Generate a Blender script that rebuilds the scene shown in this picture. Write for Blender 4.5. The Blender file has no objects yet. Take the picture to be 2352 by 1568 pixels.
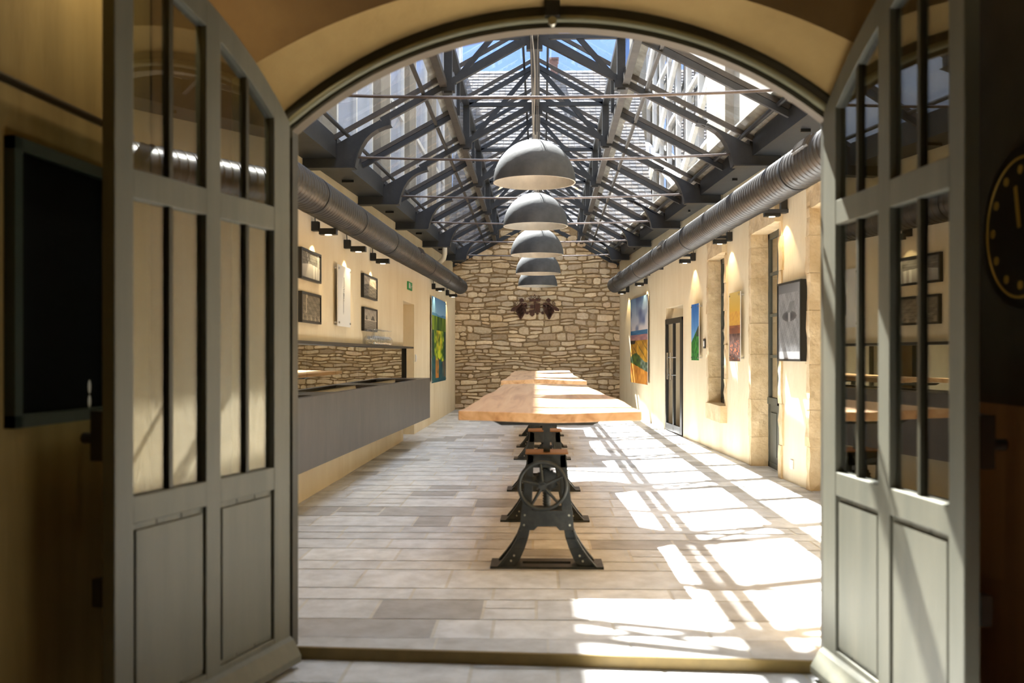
import bpy, math, random
from mathutils import Vector, Matrix
R = random.Random(7)
sc = bpy.context.scene
col = sc.collection

# ---------------------------------------------------------------- camera, sky, sun, exposure
F = 2200.0                                  # focal length in pixels of the 2352 px wide frame
YAW = math.atan(59 / F)
CS, SN = math.cos(YAW), math.sin(YAW)
HC = 1.4
VE = 5                                     # vestibule ceiling light, watts
cam_d = bpy.data.cameras.new('camera'); cam = bpy.data.objects.new('camera', cam_d); col.objects.link(cam)
cam.location = (0, 0, HC); cam.rotation_euler = (math.pi / 2, 0, YAW)
cam_d.sensor_width = 36; cam_d.lens = F / 2352 * 36
cam_d.shift_y = 31 / 2352
cam_d.clip_start = .05; cam_d.clip_end = 300
cam_d.dof.use_dof = True; cam_d.dof.focus_distance = 15; cam_d.dof.aperture_fstop = 2.0
sc.camera = cam
SUN = Vector((-.22, .65, 1)).normalized()
w = bpy.data.worlds.new('sky'); sc.world = w; w.use_nodes = True
nt = w.node_tree; bg = nt.nodes['Background']
tcw = nt.nodes.new('ShaderNodeTexCoord'); sx = nt.nodes.new('ShaderNodeSeparateXYZ'); rmp = nt.nodes.new('ShaderNodeValToRGB')
nt.links.new(tcw.outputs['Generated'], sx.inputs[0]); nt.links.new(sx.outputs['Z'], rmp.inputs[0]); nt.links.new(rmp.outputs[0], bg.inputs['Color'])
el = rmp.color_ramp.elements
el[0].position = 0; el[0].color = (.40, .50, .68, 1); el[1].position = 1; el[1].color = (1.35, 1.42, 1.55, 1)
e_ = el.new(.3); e_.color = (.15, .26, .57, 1)
e_ = el.new(.46); e_.color = (.17, .29, .59, 1)
e_ = el.new(.72); e_.color = (1.15, 1.24, 1.4, 1)
bg.inputs['Strength'].default_value = 1.6
sd = bpy.data.lights.new('sun', 'SUN'); sd.energy = 24; sd.angle = math.radians(.6); sd.color = (1, .97, .92)
so = bpy.data.objects.new('sun', sd); col.objects.link(so); so.location = (-3, 20, 20)
so.rotation_euler = SUN.to_track_quat('Z', 'Y').to_euler()
sc.view_settings.view_transform = 'Standard'; sc.view_settings.look = 'None'
sc.view_settings.exposure = 1.06; sc.view_settings.gamma = 1; sc.view_settings.use_curve_mapping = False
sc.cycles.max_bounces = 9; sc.cycles.diffuse_bounces = 5; sc.cycles.transparent_max_bounces = 24
sc.cycles.glossy_bounces = 4; sc.cycles.caustics_reflective = False; sc.cycles.caustics_refractive = False
sc.cycles.sample_clamp_indirect = 6; sc.cycles.use_denoising = True

# ---------------------------------------------------------------- helpers
def fz(y): return .0065 * (y - 6.2)          # the hall floor rises gently to the back
def ray(px, py):
    q = (px - 1176) / F
    return CS * q - SN, CS + SN * q, -(py - 815) / F
def P(px, py, d):
    a, b, c = ray(px, py); return Vector((a * d, b * d, HC + c * d))
LA0, LA1 = -2.397, .0195
RA0, RA1 = 3.412, -.0655
def XL(y): return LA0 + LA1 * y
def XR(y): return RA0 + RA1 * y
def hit(px, py, a0, a1, off=0.):
    a, b, c = ray(px, py); d = (a0 + off) / (a - a1 * b)
    return Vector((a * d, b * d, HC + c * d))
def HL(px, py, off=0.): return hit(px, py, LA0, LA1, off)
def HR(px, py, off=0.): return hit(px, py, RA0, RA1, -off)
def lin(c):
    return tuple(((v / 255) / 12.92 if v / 255 <= .04045 else ((v / 255 + .055) / 1.055) ** 2.4) for v in c[:3])

class MB:
    def __init__(s): s.v = []; s.f = []; s.c = []; s.smooth = False
    def add(s, vs, fs, c=None):
        n = len(s.v); s.v += [tuple(v) for v in vs]
        for f in fs: s.f.append([n + i for i in f]); s.c.append(c)
        return s
    def box(s, x0, x1, y0, y1, z0, z1, c=None):
        vs = [(x, y, z) for z in (z0, z1) for x, y in ((x0, y0), (x1, y0), (x1, y1), (x0, y1))]
        return s.add(vs, [(3, 2, 1, 0), (4, 5, 6, 7), (0, 1, 5, 4), (1, 2, 6, 5), (2, 3, 7, 6), (3, 0, 4, 7)], c)
    def hexa(s, b, t, c=None):               # four bottom points, four top points
        return s.add(list(b) + list(t), [(3, 2, 1, 0), (4, 5, 6, 7), (0, 1, 5, 4), (1, 2, 6, 5), (2, 3, 7, 6), (3, 0, 4, 7)], c)
    def prism(s, poly, axis, a, b, c=None):  # 2D outline pushed along an axis ('x','y','z')
        def m(p, t):
            return {'x': (t, p[0], p[1]), 'y': (p[0], t, p[1]), 'z': (p[0], p[1], t)}[axis]
        n = len(poly); vs = [m(p, a) for p in poly] + [m(p, b) for p in poly]
        fs = [tuple(range(n))[::-1], tuple(range(n, 2 * n))] + [(i, (i + 1) % n, n + (i + 1) % n, n + i) for i in range(n)]
        return s.add(vs, fs, c)
    def beam(s, p, q, wd, ht, up=(0, 0, 1), c=None):
        p, q = Vector(p), Vector(q); d = (q - p).normalized(); u = Vector(up)
        sx = d.cross(u)
        if sx.length < 1e-4: sx = d.cross(Vector((0, 1, 0)))
        sx.normalize(); u = sx.cross(d)
        o = [(-1, -1), (1, -1), (1, 1), (-1, 1)]
        return s.hexa([p + sx * (i * wd / 2) + u * (j * ht / 2) for i, j in o], [q + sx * (i * wd / 2) + u * (j * ht / 2) for i, j in o], c)
    def tube(s, pts, r, n=10, cap=True, c=None):
        pts = [Vector(p) for p in pts]; rs = r if isinstance(r, (list, tuple)) else [r] * len(pts)
        base = len(s.v); prev = None
        for i, p in enumerate(pts):
            d = (pts[min(i + 1, len(pts) - 1)] - pts[max(i - 1, 0)]).normalized()
            if prev is None:
                sx = d.cross(Vector((0, 0, 1)))
                if sx.length < 1e-3: sx = d.cross(Vector((0, 1, 0)))
            else: sx = prev - d * prev.dot(d)
            sx.normalize(); prev = sx; u = d.cross(sx)
            s.v += [tuple(p + (sx * math.cos(2 * math.pi * k / n) + u * math.sin(2 * math.pi * k / n)) * rs[i]) for k in range(n)]
        for i in range(len(pts) - 1):
            for k in range(n):
                a = base + i * n + k; b = base + i * n + (k + 1) % n
                s.f.append([a, b, b + n, a + n]); s.c.append(c)
        if cap:
            s.f.append([base + k for k in range(n)][::-1]); s.c.append(c)
            e = base + (len(pts) - 1) * n; s.f.append([e + k for k in range(n)]); s.c.append(c)
        return s
    def lathe(s, prof, n=32, o=(0, 0, 0), c=None, close=False):
        base = len(s.v)
        for r, z in prof:
            s.v += [(o[0] + r * math.cos(2 * math.pi * k / n), o[1] + r * math.sin(2 * math.pi * k / n), o[2] + z) for k in range(n)]
        m = len(prof)
        for i in range(m if close else m - 1):
            j = (i + 1) % m
            for k in range(n):
                s.f.append([base + i * n + k, base + i * n + (k + 1) % n, base + j * n + (k + 1) % n, base + j * n + k]); s.c.append(c)
        return s
    def xf(s, M):
        s.v = [tuple(M @ Vector(v)) for v in s.v]; return s
    def build(s, name, mat, parent=None, off=None, smooth=None, bevel=0):
        me = bpy.data.meshes.new(name)
        vs = s.v if off is None else [(v[0] - off[0], v[1] - off[1], v[2] - off[2]) for v in s.v]
        me.from_pydata(vs, [], s.f); me.materials.append(mat)
        if any(c is not None for c in s.c):
            at = me.color_attributes.new('Col', 'FLOAT_COLOR', 'CORNER'); k = 0
            for fi, f in enumerate(s.f):
                cc = s.c[fi] or (.5, .5, .5)
                for _ in f: at.data[k].color = (cc[0], cc[1], cc[2], 1); k += 1
        import bmesh
        bm = bmesh.new(); bm.from_mesh(me); bmesh.ops.recalc_face_normals(bm, faces=bm.faces[:]); bm.to_mesh(me); bm.free()
        if smooth:
            for p in me.polygons: p.use_smooth = True
        o = bpy.data.objects.new(name, me); col.objects.link(o)
        if parent: o.parent = parent
        if smooth and smooth is not True:
            m = o.modifiers.new('es', 'EDGE_SPLIT'); m.split_angle = math.radians(smooth)
        if bevel:
            m = o.modifiers.new('bevel', 'BEVEL'); m.width = bevel; m.segments = 2; m.limit_method = 'ANGLE'; m.angle_limit = math.radians(40)
        return o

def tag(o, label, cat, group=None, kind=None):
    o['label'] = label; o['category'] = cat
    if group: o['group'] = group
    if kind: o['kind'] = kind
    return o
def empty(name, loc, label, cat, group=None, kind=None, rot=0):
    o = bpy.data.objects.new(name, None); col.objects.link(o); o.location = loc; o.rotation_euler = (0, 0, rot)
    o.empty_display_size = .1
    return tag(o, label, cat, group, kind)
def struct(o, label=None):
    o['kind'] = 'structure'
    if label: o['label'] = label
    return o
def copy_tree(o, parent=None):
    c = o.copy(); col.objects.link(c)
    if parent: c.parent = parent
    for ch in o.children: copy_tree(ch, c)
    return c

# ---------------------------------------------------------------- materials
def mat(name, c, rough=.6, metal=0, c2=None, scale=8, bump=0, bscale=40, stretch=(1, 1, 1), vcol=False, spec=.5, detail=6, cfac=(.35, .65), coat=0, obj=True):
    m = bpy.data.materials.new(name); m.use_nodes = True; n = m.node_tree.nodes; l = m.node_tree.links
    b = n['Principled BSDF']; b.inputs['Roughness'].default_value = rough; b.inputs['Metallic'].default_value = metal
    b.inputs['Specular IOR Level'].default_value = spec; b.inputs['Coat Weight'].default_value = coat
    tc = n.new('ShaderNodeTexCoord'); mp = n.new('ShaderNodeMapping'); mp.inputs['Scale'].default_value = stretch
    l.new(tc.outputs['Object'], mp.inputs['Vector'])
    base = None
    if vcol:
        a = n.new('ShaderNodeAttribute'); a.attribute_name = 'Col'; base = a.outputs['Color']
    if c2 is not None:
        no = n.new('ShaderNodeTexNoise'); no.inputs['Scale'].default_value = scale; no.inputs['Detail'].default_value = detail; no.inputs['Roughness'].default_value = .62
        l.new(mp.outputs[0], no.inputs['Vector'])
        cr = n.new('ShaderNodeValToRGB'); cr.color_ramp.elements[0].position = cfac[0]; cr.color_ramp.elements[1].position = cfac[1]
        cr.color_ramp.elements[0].color = (*lin(c), 1); cr.color_ramp.elements[1].color = (*lin(c2), 1)
        l.new(no.outputs['Fac'], cr.inputs[0])
        if vcol:
            mx = n.new('ShaderNodeMix'); mx.data_type = 'RGBA'; mx.blend_type = 'MULTIPLY'; mx.inputs[0].default_value = 1
            l.new(base, mx.inputs[6]); l.new(cr.outputs[0], mx.inputs[7]); base = mx.outputs[2]
        else: base = cr.outputs[0]
    if base is not None: l.new(base, b.inputs['Base Color'])
    else: b.inputs['Base Color'].default_value = (*lin(c), 1)
    if bump:
        nb = n.new('ShaderNodeTexNoise'); nb.inputs['Scale'].default_value = bscale; nb.inputs['Detail'].default_value = 5
        l.new(mp.outputs[0], nb.inputs['Vector'])
        bp = n.new('ShaderNodeBump'); bp.inputs['Strength'].default_value = 1; bp.inputs['Distance'].default_value = bump
        l.new(nb.outputs['Fac'], bp.inputs['Height']); l.new(bp.outputs[0], b.inputs['Normal'])
    return m
def glass(name, tint=(1, 1, 1), refl=1.0, rough=.0, ior=1.5, dirt=0):
    m = bpy.data.materials.new(name); m.use_nodes = True; n = m.node_tree.nodes; l = m.node_tree.links
    n.remove(n['Principled BSDF']); out = n['Material Output']
    t = n.new('ShaderNodeBsdfTransparent'); t.inputs[0].default_value = (*tint, 1)
    g = n.new('ShaderNodeBsdfGlossy'); g.inputs['Roughness'].default_value = rough
    fr = n.new('ShaderNodeFresnel'); ge = n.new('ShaderNodeNewGeometry'); mi = n.new('ShaderNodeMapRange')
    mi.inputs[3].default_value = ior; mi.inputs[4].default_value = 1 / ior     # the same reflection from both sides of the thin pane
    l.new(ge.outputs['Backfacing'], mi.inputs[0]); l.new(mi.outputs[0], fr.inputs[0])
    mu = n.new('ShaderNodeMath'); mu.operation = 'MULTIPLY'; mu.inputs[1].default_value = refl; mu.use_clamp = True
    mx = n.new('ShaderNodeMixShader'); l.new(fr.outputs[0], mu.inputs[0]); l.new(mu.outputs[0], mx.inputs[0])
    l.new(t.outputs[0], mx.inputs[1]); l.new(g.outputs[0], mx.inputs[2])
    last = mx
    if dirt:
        d = n.new('ShaderNodeBsdfDiffuse'); d.inputs[0].default_value = (.8, .82, .85, 1)
        no = n.new('ShaderNodeTexNoise'); no.inputs['Scale'].default_value = 1.7; no.inputs['Detail'].default_value = 8
        tc = n.new('ShaderNodeTexCoord'); l.new(tc.outputs['Object'], no.inputs['Vector'])
        mr = n.new('ShaderNodeMapRange'); mr.inputs[1].default_value = .45; mr.inputs[2].default_value = .75; mr.inputs[3].default_value = dirt * .25; mr.inputs[4].default_value = dirt * 1.6
        l.new(no.outputs['Fac'], mr.inputs[0])
        m2 = n.new('ShaderNodeMixShader'); l.new(mr.outputs[0], m2.inputs[0]); l.new(mx.outputs[0], m2.inputs[1]); l.new(d.outputs[0], m2.inputs[2]); last = m2
    l.new(last.outputs[0], out.inputs[0]); return m
def emit(name, c, s):
    m = bpy.data.materials.new(name); m.use_nodes = True; b = m.node_tree.nodes['Principled BSDF']
    b.inputs['Base Color'].default_value = (*lin(c), 1); b.inputs['Emission Color'].default_value = (*lin(c), 1); b.inputs['Emission Strength'].default_value = s
    return m

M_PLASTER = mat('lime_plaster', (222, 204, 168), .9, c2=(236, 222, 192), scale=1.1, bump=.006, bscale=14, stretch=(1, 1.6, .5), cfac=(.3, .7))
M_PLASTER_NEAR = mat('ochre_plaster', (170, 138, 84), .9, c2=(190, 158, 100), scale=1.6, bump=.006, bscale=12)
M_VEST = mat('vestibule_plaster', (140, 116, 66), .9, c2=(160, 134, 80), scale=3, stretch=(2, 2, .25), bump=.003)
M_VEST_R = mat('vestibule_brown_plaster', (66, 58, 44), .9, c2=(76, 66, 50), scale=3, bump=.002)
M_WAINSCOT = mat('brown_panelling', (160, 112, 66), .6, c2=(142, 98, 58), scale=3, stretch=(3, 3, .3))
M_REVEAL = mat('ashlar_stone', (202, 176, 134), .92, c2=(224, 202, 164), scale=4, bump=.02, bscale=11, detail=9)
M_RUBBLE = mat('rubble_stone', (232, 220, 202), .95, c2=(255, 255, 255), scale=16, bump=.014, bscale=26, vcol=True, detail=9, cfac=(.25, .7))
M_FLOOR = mat('limestone_flags', (222, 220, 216), .52, c2=(255, 255, 255), scale=6, bump=.0016, bscale=30, vcol=True, spec=.4, detail=10, cfac=(.3, .62))
M_FLOOR.node_tree.nodes['Principled BSDF'].inputs['Roughness'].default_value = .5
M_STEEL = mat('anthracite_steel', (44, 48, 53), .45, .2, c2=(54, 58, 63), scale=5, bump=.001)
M_STEEL_W = mat('weathered_steel', (66, 64, 62), .5, .3, c2=(84, 80, 76), scale=6)
M_ROD = mat('tie_rod_steel', (112, 102, 98), .35, .8, c2=(90, 82, 80), scale=9)
M_IRON = mat('cast_iron', (48, 52, 52), .42, .55, c2=(66, 68, 66), scale=14, bump=.0015, bscale=60)
M_BOLT = mat('bolt_zinc', (170, 168, 150), .3, .9)
M_COPPER = mat('copper_edge', (150, 104, 62), .4, .7)
M_DUCT = None
M_DOOR = mat('grey_green_paint', (112, 110, 96), .5, c2=(98, 98, 86), scale=2.5, stretch=(3, 3, .3), bump=.0008, bscale=60)
M_FRAMEP = mat('dark_olive_paint', (66, 62, 46), .5, c2=(54, 52, 40), scale=3)
M_JOINERY = mat('window_joinery', (84, 86, 76), .5, c2=(74, 76, 68), scale=4)
M_BLACK = mat('black_enamel', (22, 24, 24), .35)
M_DKGREEN = mat('dark_green_frame', (40, 52, 46), .4)
M_COUNTER = mat('slate_counter', (86, 79, 72), .42, c2=(72, 67, 62), scale=5, stretch=(1, 1, .3), bump=.0006, detail=8)
M_TROUGH = mat('trough_black', (18, 19, 20), .3)
M_MIRROR = bpy.data.materials.new('bar_mirror'); M_MIRROR.use_nodes = True
_b = M_MIRROR.node_tree.nodes['Principled BSDF']; _b.inputs['Metallic'].default_value = 1; _b.inputs['Roughness'].default_value = .01; _b.inputs['Base Color'].default_value = (*lin((222, 214, 190)), 1)
M_ROOFGLASS = glass('roof_glass', (.93, .96, .97), 1.0, dirt=.09)
M_DOORGLASS = glass('door_glass', (.72, .74, .7), 2.4, ior=1.52)
M_WINGLASS = glass('facade_glass', (.35, .4, .42), 2.2, rough=.02)
M_CURTAIN = glass('curtain_wall_glass', (.86, .9, .97), 1.1, rough=.25)
M_GLASSWARE = glass('wine_glass', (.95, .95, .94), 3.0)
M_LAMPOUT = mat('grey_plaster_shade', (60, 62, 65), .75, c2=(80, 82, 84), scale=5, bump=.0012, bscale=30, detail=8)
M_LAMPIN = mat('silvered_shade_lining', (186, 184, 178), .5, .15, c2=(206, 203, 196), scale=5)
M_CABLE = mat('grey_cable', (176, 172, 166), .5)
M_RUST = mat('rusted_iron', (74, 48, 36), .8, .2, c2=(92, 60, 44), scale=20)
M_FACL = mat('pale_facade', (224, 230, 242), .9, c2=(206, 214, 230), scale=.8)
M_FACR = mat('cream_facade', (170, 166, 156), .9, c2=(150, 145, 132), scale=.9)
M_FACSTONE = mat('facade_stone', (150, 142, 128), .9, c2=(132, 124, 112), scale=1.5)
M_WHITE = mat('white_joinery', (226, 226, 224), .5)
M_TILE = mat('roof_tiles', (200, 200, 200), .9, c2=(255, 255, 255), scale=4, vcol=True)
M_BRICK = mat('chimney_brick', (150, 112, 100), .9, c2=(120, 92, 84), scale=5)
M_CHROME = mat('brushed_chrome', (200, 200, 200), .25, .95)
M_GREEN = mat('exit_green', (30, 150, 84), .5)
M_PAPER = mat('white_panel', (226, 224, 220), .4)
M_ART = mat('printed_picture', (255, 255, 255), .6, vcol=True, spec=.15)
M_WHITEPVC = mat('white_pipe', (214, 204, 180), .5)
M_DIAL = mat('brass_dial', (190, 150, 70), .4, .3)
M_LAMPGLOW = emit('spot_lens', (255, 232, 190), 5)

def wood():
    m = bpy.data.materials.new('oak_slab'); m.use_nodes = True; n = m.node_tree.nodes; l = m.node_tree.links; b = n['Principled BSDF']
    b.inputs['Roughness'].default_value = .34
    tc = n.new('ShaderNodeTexCoord'); mp = n.new('ShaderNodeMapping'); mp.inputs['Scale'].default_value = (6, .35, 6); l.new(tc.outputs['Object'], mp.inputs[0])
    no = n.new('ShaderNodeTexNoise'); no.inputs['Scale'].default_value = 1.6; no.inputs['Detail'].default_value = 8; no.inputs['Distortion'].default_value = 1.2; l.new(mp.outputs[0], no.inputs[0])
    cr = n.new('ShaderNodeValToRGB'); e = cr.color_ramp.elements
    e[0].position = .28; e[0].color = (*lin((186, 136, 92)), 1); e[1].position = .72; e[1].color = (*lin((236, 198, 156)), 1)
    k = e.new(.5); k.color = (*lin((222, 178, 132)), 1)
    l.new(no.outputs['Fac'], cr.inputs[0]); l.new(cr.outputs[0], b.inputs['Base Color'])
    bp = n.new('ShaderNodeBump'); bp.inputs['Distance'].default_value = .002; l.new(no.outputs['Fac'], bp.inputs['Height']); l.new(bp.outputs[0], b.inputs['Normal'])
    return m
M_WOOD = wood()
def duct_mat():
    m = mat('spiral_duct', (78, 76, 74), .38, .5, c2=(68, 66, 65), scale=4)
    return m
M_DUCT = duct_mat()

# ---------------------------------------------------------------- the hall: floor
YW = 22.65                                   # face of the rubble wall
def flags(name, x0f, x1f, y0, y1, zf, seed, par=None):
    r = random.Random(seed); mb = MB(); y = y0; g = .009
    grout = lin((226, 222, 212))
    mb.add([(x0f(y0) - .4, y0, zf(y0) - .003), (x1f(y0) + .4, y0, zf(y0) - .003), (x1f(y1) + .4, y1, zf(y1) - .003), (x0f(y1) - .4, y1, zf(y1) - .003)], [(0, 1, 2, 3)], grout)
    while y < y1:
        dy = r.choice([.26, .34, .4, .4, .48]); ye = min(y + dy, y1)
        x = x0f(y) - .35 - r.random() * .4
        while x < x1f(y) + .35:
            wd = r.choice([.28, .4, .45, .55, .62, .8]) * (1 + .1 * r.random())
            pieces = [(y, ye)]
            if dy > .35 and wd < .5 and r.random() < .5:
                m_ = y + dy * r.choice([.4, .55]); pieces = [(y, m_), (m_, ye)]
            for a, b in pieces:
                t = r.random()
                base = (230, 231, 233) if t < .5 else (218, 219, 221) if t < .75 else (238, 238, 238) if t < .86 else (190, 188, 186)
                k = 1 + (r.random() - .5) * .07
                c = lin([v * k for v in base])
                mb.add([(x + g, a + g, zf(a + g)), (x + wd - g, a + g, zf(a + g)), (x + wd - g, b - g, zf(b - g)), (x + g, b - g, zf(b - g))], [(0, 1, 2, 3)], c)
            x += wd
        y = ye
    return mb.build(name, M_FLOOR, par)
M0 = Vector((.0715, 4.54, 0)); TH = -math.atan(.062)     # the door wall stands a little askew
def W(x, y, z=0.):                                       # door-wall local to world
    c, s = math.cos(TH), math.sin(TH); return Vector((M0.x + x * c - y * s, M0.y + x * s + y * c, z))
fl = flags('floor', lambda y: -2.75, lambda y: 3.45, 4.75, YW + .05, fz, 3)
struct(fl, 'pale limestone flagstone floor of the glazed hall')
mb = MB(); r_ = random.Random(5)                          # front strip of flags, cut along the skewed step
xs = [-3.2]
while xs[-1] < 3.6: xs.append(xs[-1] + r_.choice([.4, .55, .7, .9]))
for a, b in zip(xs[:-1], xs[1:]):
    def yy(x): return W(x - .07, .0).y
    k = 1 + (r_.random() - .5) * .08
    mb.add([(a + .006, yy(a), fz(4.6)), (b - .006, yy(b), fz(4.6)), (b - .006, 4.755, fz(4.75)), (a + .006, 4.755, fz(4.75))], [(0, 1, 2, 3)], lin((218 * k, 217 * k, 215 * k)))
mb.add([(-3.3, W(-3.3, 0).y + .01, fz(4.6) - .003), (3.6, W(3.5, 0).y + .01, fz(4.6) - .003), (3.6, 4.8, fz(4.75) - .003), (-3.3, 4.8, fz(4.75) - .003)], [(0, 1, 2, 3)], lin((226, 222, 212)))
o = mb.build('floor_threshold_strip', M_FLOOR, fl)
ZN = -.068                                                # vestibule floor, one low step down
nf = flags('floor_vestibule', lambda y: -2.3, lambda y: 2.3, -1.2, 4.62, lambda y: ZN, 11)
struct(nf, 'shaded stone floor of the vestibule below the low step')
mb = MB(); mb.hexa([W(-1.4, -.022, ZN), W(1.4, -.022, ZN), W(1.4, .005, ZN), W(-1.4, .005, ZN)], [W(-1.4, -.022, fz(4.55)), W(1.4, -.022, fz(4.55)), W(1.4, .005, fz(4.55)), W(-1.4, .005, fz(4.55))])
struct(mb.build('trim_1', mat('threshold_brass', (136, 112, 58), .5, .2, c2=(116, 96, 50), scale=5)), 'ochre riser of the low step in the doorway')

# ---------------------------------------------------------------- side walls
def side_wall(mb, xf, yb, zb, openings, thick, sign, z0=-.15):
    ys = sorted(set([yb[0], yb[1]] + [v for o_ in openings for v in o_[:2]]))
    for a, b in zip(ys[:-1], ys[1:]):
        spans = [(z0, zb)]
        for (p, q, lo, hi) in openings:
            if p <= a + 1e-6 and q >= b - 1e-6:
                spans = ([(z0, lo)] if lo > z0 + .01 else []) + [(hi, zb)]
        for lo, hi in spans:
            n = max(1, int((b - a) / 1.2))
            x0, x1 = xf(a), xf(b)
            q_ = [(x0, a), (x1, b), (x1 + sign * thick, b), (x0 + sign * thick, a)]
            mb.hexa([(x, y, lo) for x, y in q_], [(x, y, hi) for x, y in q_])
NY0, NY1, NZ = 14.95, 16.1, 2.25
mb = MB(); side_wall(mb, XL, (4.6, YW + .3), 3.0, [(NY0, NY1, -.15, NZ)], .75, -1)
mb.box(XL(15.5) - .8, XL(15.5) - .55, NY0 - .1, NY1 + .1, -.15, NZ + .1)
def EL(y): return -2.65 + .052 * (y - 10.7)               # eaves lines of the glass roof
def ER(y): return 2.69 - .0655 * (y - 10.7)
side_wall(mb, lambda y: EL(y) + .02, (4.6, YW + .3), 3.72, [], .4, -1, z0=3.0)
wl = struct(mb.build('wall_left', M_PLASTER), 'cream lime plastered long wall behind the bar counter')
A_ = (8.55, 9.8); B_ = (10.78, 11.86); C_ = (13.12, 14.02); D_ = (15.75, 17.15)
OPEN = [(A_[0], A_[1], -.15, 2.9), (B_[0], B_[1], -.15, 2.89), (C_[0], C_[1], .70, 2.8), (D_[0], D_[1], -.15, 2.23)]
mb = MB(); side_wall(mb, XR, (4.3, YW + .3), 3.72, OPEN, .55, 1)
wr = struct(mb.build('wall_right', M_PLASTER), 'cream lime plastered long wall with stone framed doorways and window')

# stone linings of the openings in the right wall
def rough_slab(mb, x0, x1, y0, y1, z0, z1, seed, amp=.008, step=.09):
    """a block with a worn, uneven face: a grid box whose points are nudged"""
    r = random.Random(seed)
    nx = max(1, int((x1 - x0) / step)); ny = max(1, int((y1 - y0) / step)); nz = max(1, int((z1 - z0) / step))
    def face(fn, nu, nv):
        pts = [[fn(i / nu, j / nv) for i in range(nu + 1)] for j in range(nv + 1)]
        for j in range(nv + 1):
            for i in range(nu + 1):
                p = pts[j][i]; h = random.Random((round(p[0] * 999), round(p[1] * 999), round(p[2] * 999), seed).__hash__())
                pts[j][i] = (p[0] + h.uniform(-amp, amp), p[1] + h.uniform(-amp, amp), p[2])
        vs = [p for row in pts for p in row]
        mb.add(vs, [(j * (nu + 1) + i, j * (nu + 1) + i + 1, (j + 1) * (nu + 1) + i + 1, (j + 1) * (nu + 1) + i) for j in range(nv) for i in range(nu)])
    L = lambda a, b, t: a + (b - a) * t
    face(lambda u, v: (L(x0, x1, u), y0, L(z0, z1, v)), nx, nz); face(lambda u, v: (L(x0, x1, u), y1, L(z0, z1, v)), nx, nz)
    face(lambda u, v: (x0, L(y0, y1, u), L(z0, z1, v)), ny, nz); face(lambda u, v: (x1, L(y0, y1, u), L(z0, z1, v)), ny, nz)
    face(lambda u, v: (L(x0, x1, u), L(y0, y1, v), z0), nx, ny); face(lambda u, v: (L(x0, x1, u), L(y0, y1, v), z1), nx, ny)
lin_n = 1
for (y0, y1, z0, z1), nm in zip(OPEN[:3], ('near doorway beside the old grey door leaf', 'doorway with the narrow glazed door', 'window niche')):
    mb = MB(); zb = max(z0, fz(y0) - .01)
    z = zb; k = 0
    while z < z1 - .05:
        zt = min(z + R.choice([.38, .46, .55]), z1)
        e = .0 if k % 2 else .0
        rough_slab(mb, XR(y1) - .014, XR(y1) + .5, y1 - .012, y1 + (.14 if k % 2 else .1), z, zt - .004, k + 10)
        rough_slab(mb, XR(y0) - .014, XR(y0) + .5, y0 - (.14 if k % 2 else .1), y0 + .012, z, zt - .004, k + 40)
        z = zt; k += 1
    rough_slab(mb, XR(y1) - .012, XR(y1) + .5, y0 - .1, y1 + .1, z1 - .012, z1 + .22, 77)
    if z0 > 0: rough_slab(mb, XR(y1) - .03, XR(y1) + .5, y0 - .1, y1 + .1, z0 - .22, z0 + .01, 78)
    lin_n += 1
    struct(mb.build('trim_%d' % lin_n, M_REVEAL), 'worn ashlar stone lining of the ' + nm)

# joinery in the right wall openings
def joinery(root_name, y0, y1, z0, z1, setback, rows, door=False, label='', cat='window'):
    xb = XR((y0 + y1) / 2) + setback
    root = empty(root_name, (xb, (y0 + y1) / 2, z0), label, cat, kind='structure'); off = root.location
    f = MB(); t = .07
    f.box(xb, xb + .06, y0, y0 + t, z0, z1); f.box(xb, xb + .06, y1 - t, y1, z0, z1)
    f.box(xb, xb + .06, y0, y1, z1 - t, z1); f.box(xb, xb + .06, y0, y1, z0, z0 + t)
    f.box(xb - .01, xb + .05, (y0 + y1) / 2 - .04, (y0 + y1) / 2 + .04, z0, z1)
    zlow = z0
    if door:
        zlow = z0 + .85
        f.box(xb + .01, xb + .04, y0, y1, z0, zlow); f.box(xb - .01, xb + .05, y0, y1, zlow - .08, zlow)
        for a, b in ((y0 + .13, (y0 + y1) / 2 - .1), ((y0 + y1) / 2 + .1, y1 - .13)): f.box(xb - .004, xb + .02, a, b, z0 + .15, zlow - .18)
    for i in range(1, rows): zz = zlow + (z1 - zlow) * i / rows; f.box(xb + .005, xb + .045, y0, y1, zz - .018, zz + .018)
    f.build('window_frame' if not door else 'door_frame', M_JOINERY, root, off)
    for a, b in ((y0 + t, (y0 + y1) / 2 - .04), ((y0 + y1) / 2 + .04, y1 - t)):
        MB().box(xb + .02, xb + .026, a, b, zlow, z1 - t).build('pane', M_DOORGLASS, root, off)
    return root
joinery('door_3', B_[0], B_[1], fz(11.3), 2.88, .16, 4, True, 'tall narrow grey-green glazed door deep in a stone doorway', 'door')
joinery('window_1', C_[0], C_[1], .71, 2.79, .14, 4, False, 'tall grey-framed window in the stone niche between two pictures', 'window')
joinery('door_4', A_[0], A_[1], fz(9.2), 2.89, .3, 4, True, 'grey-green glazed door set in the doorway closest to the entrance', 'door')

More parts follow.
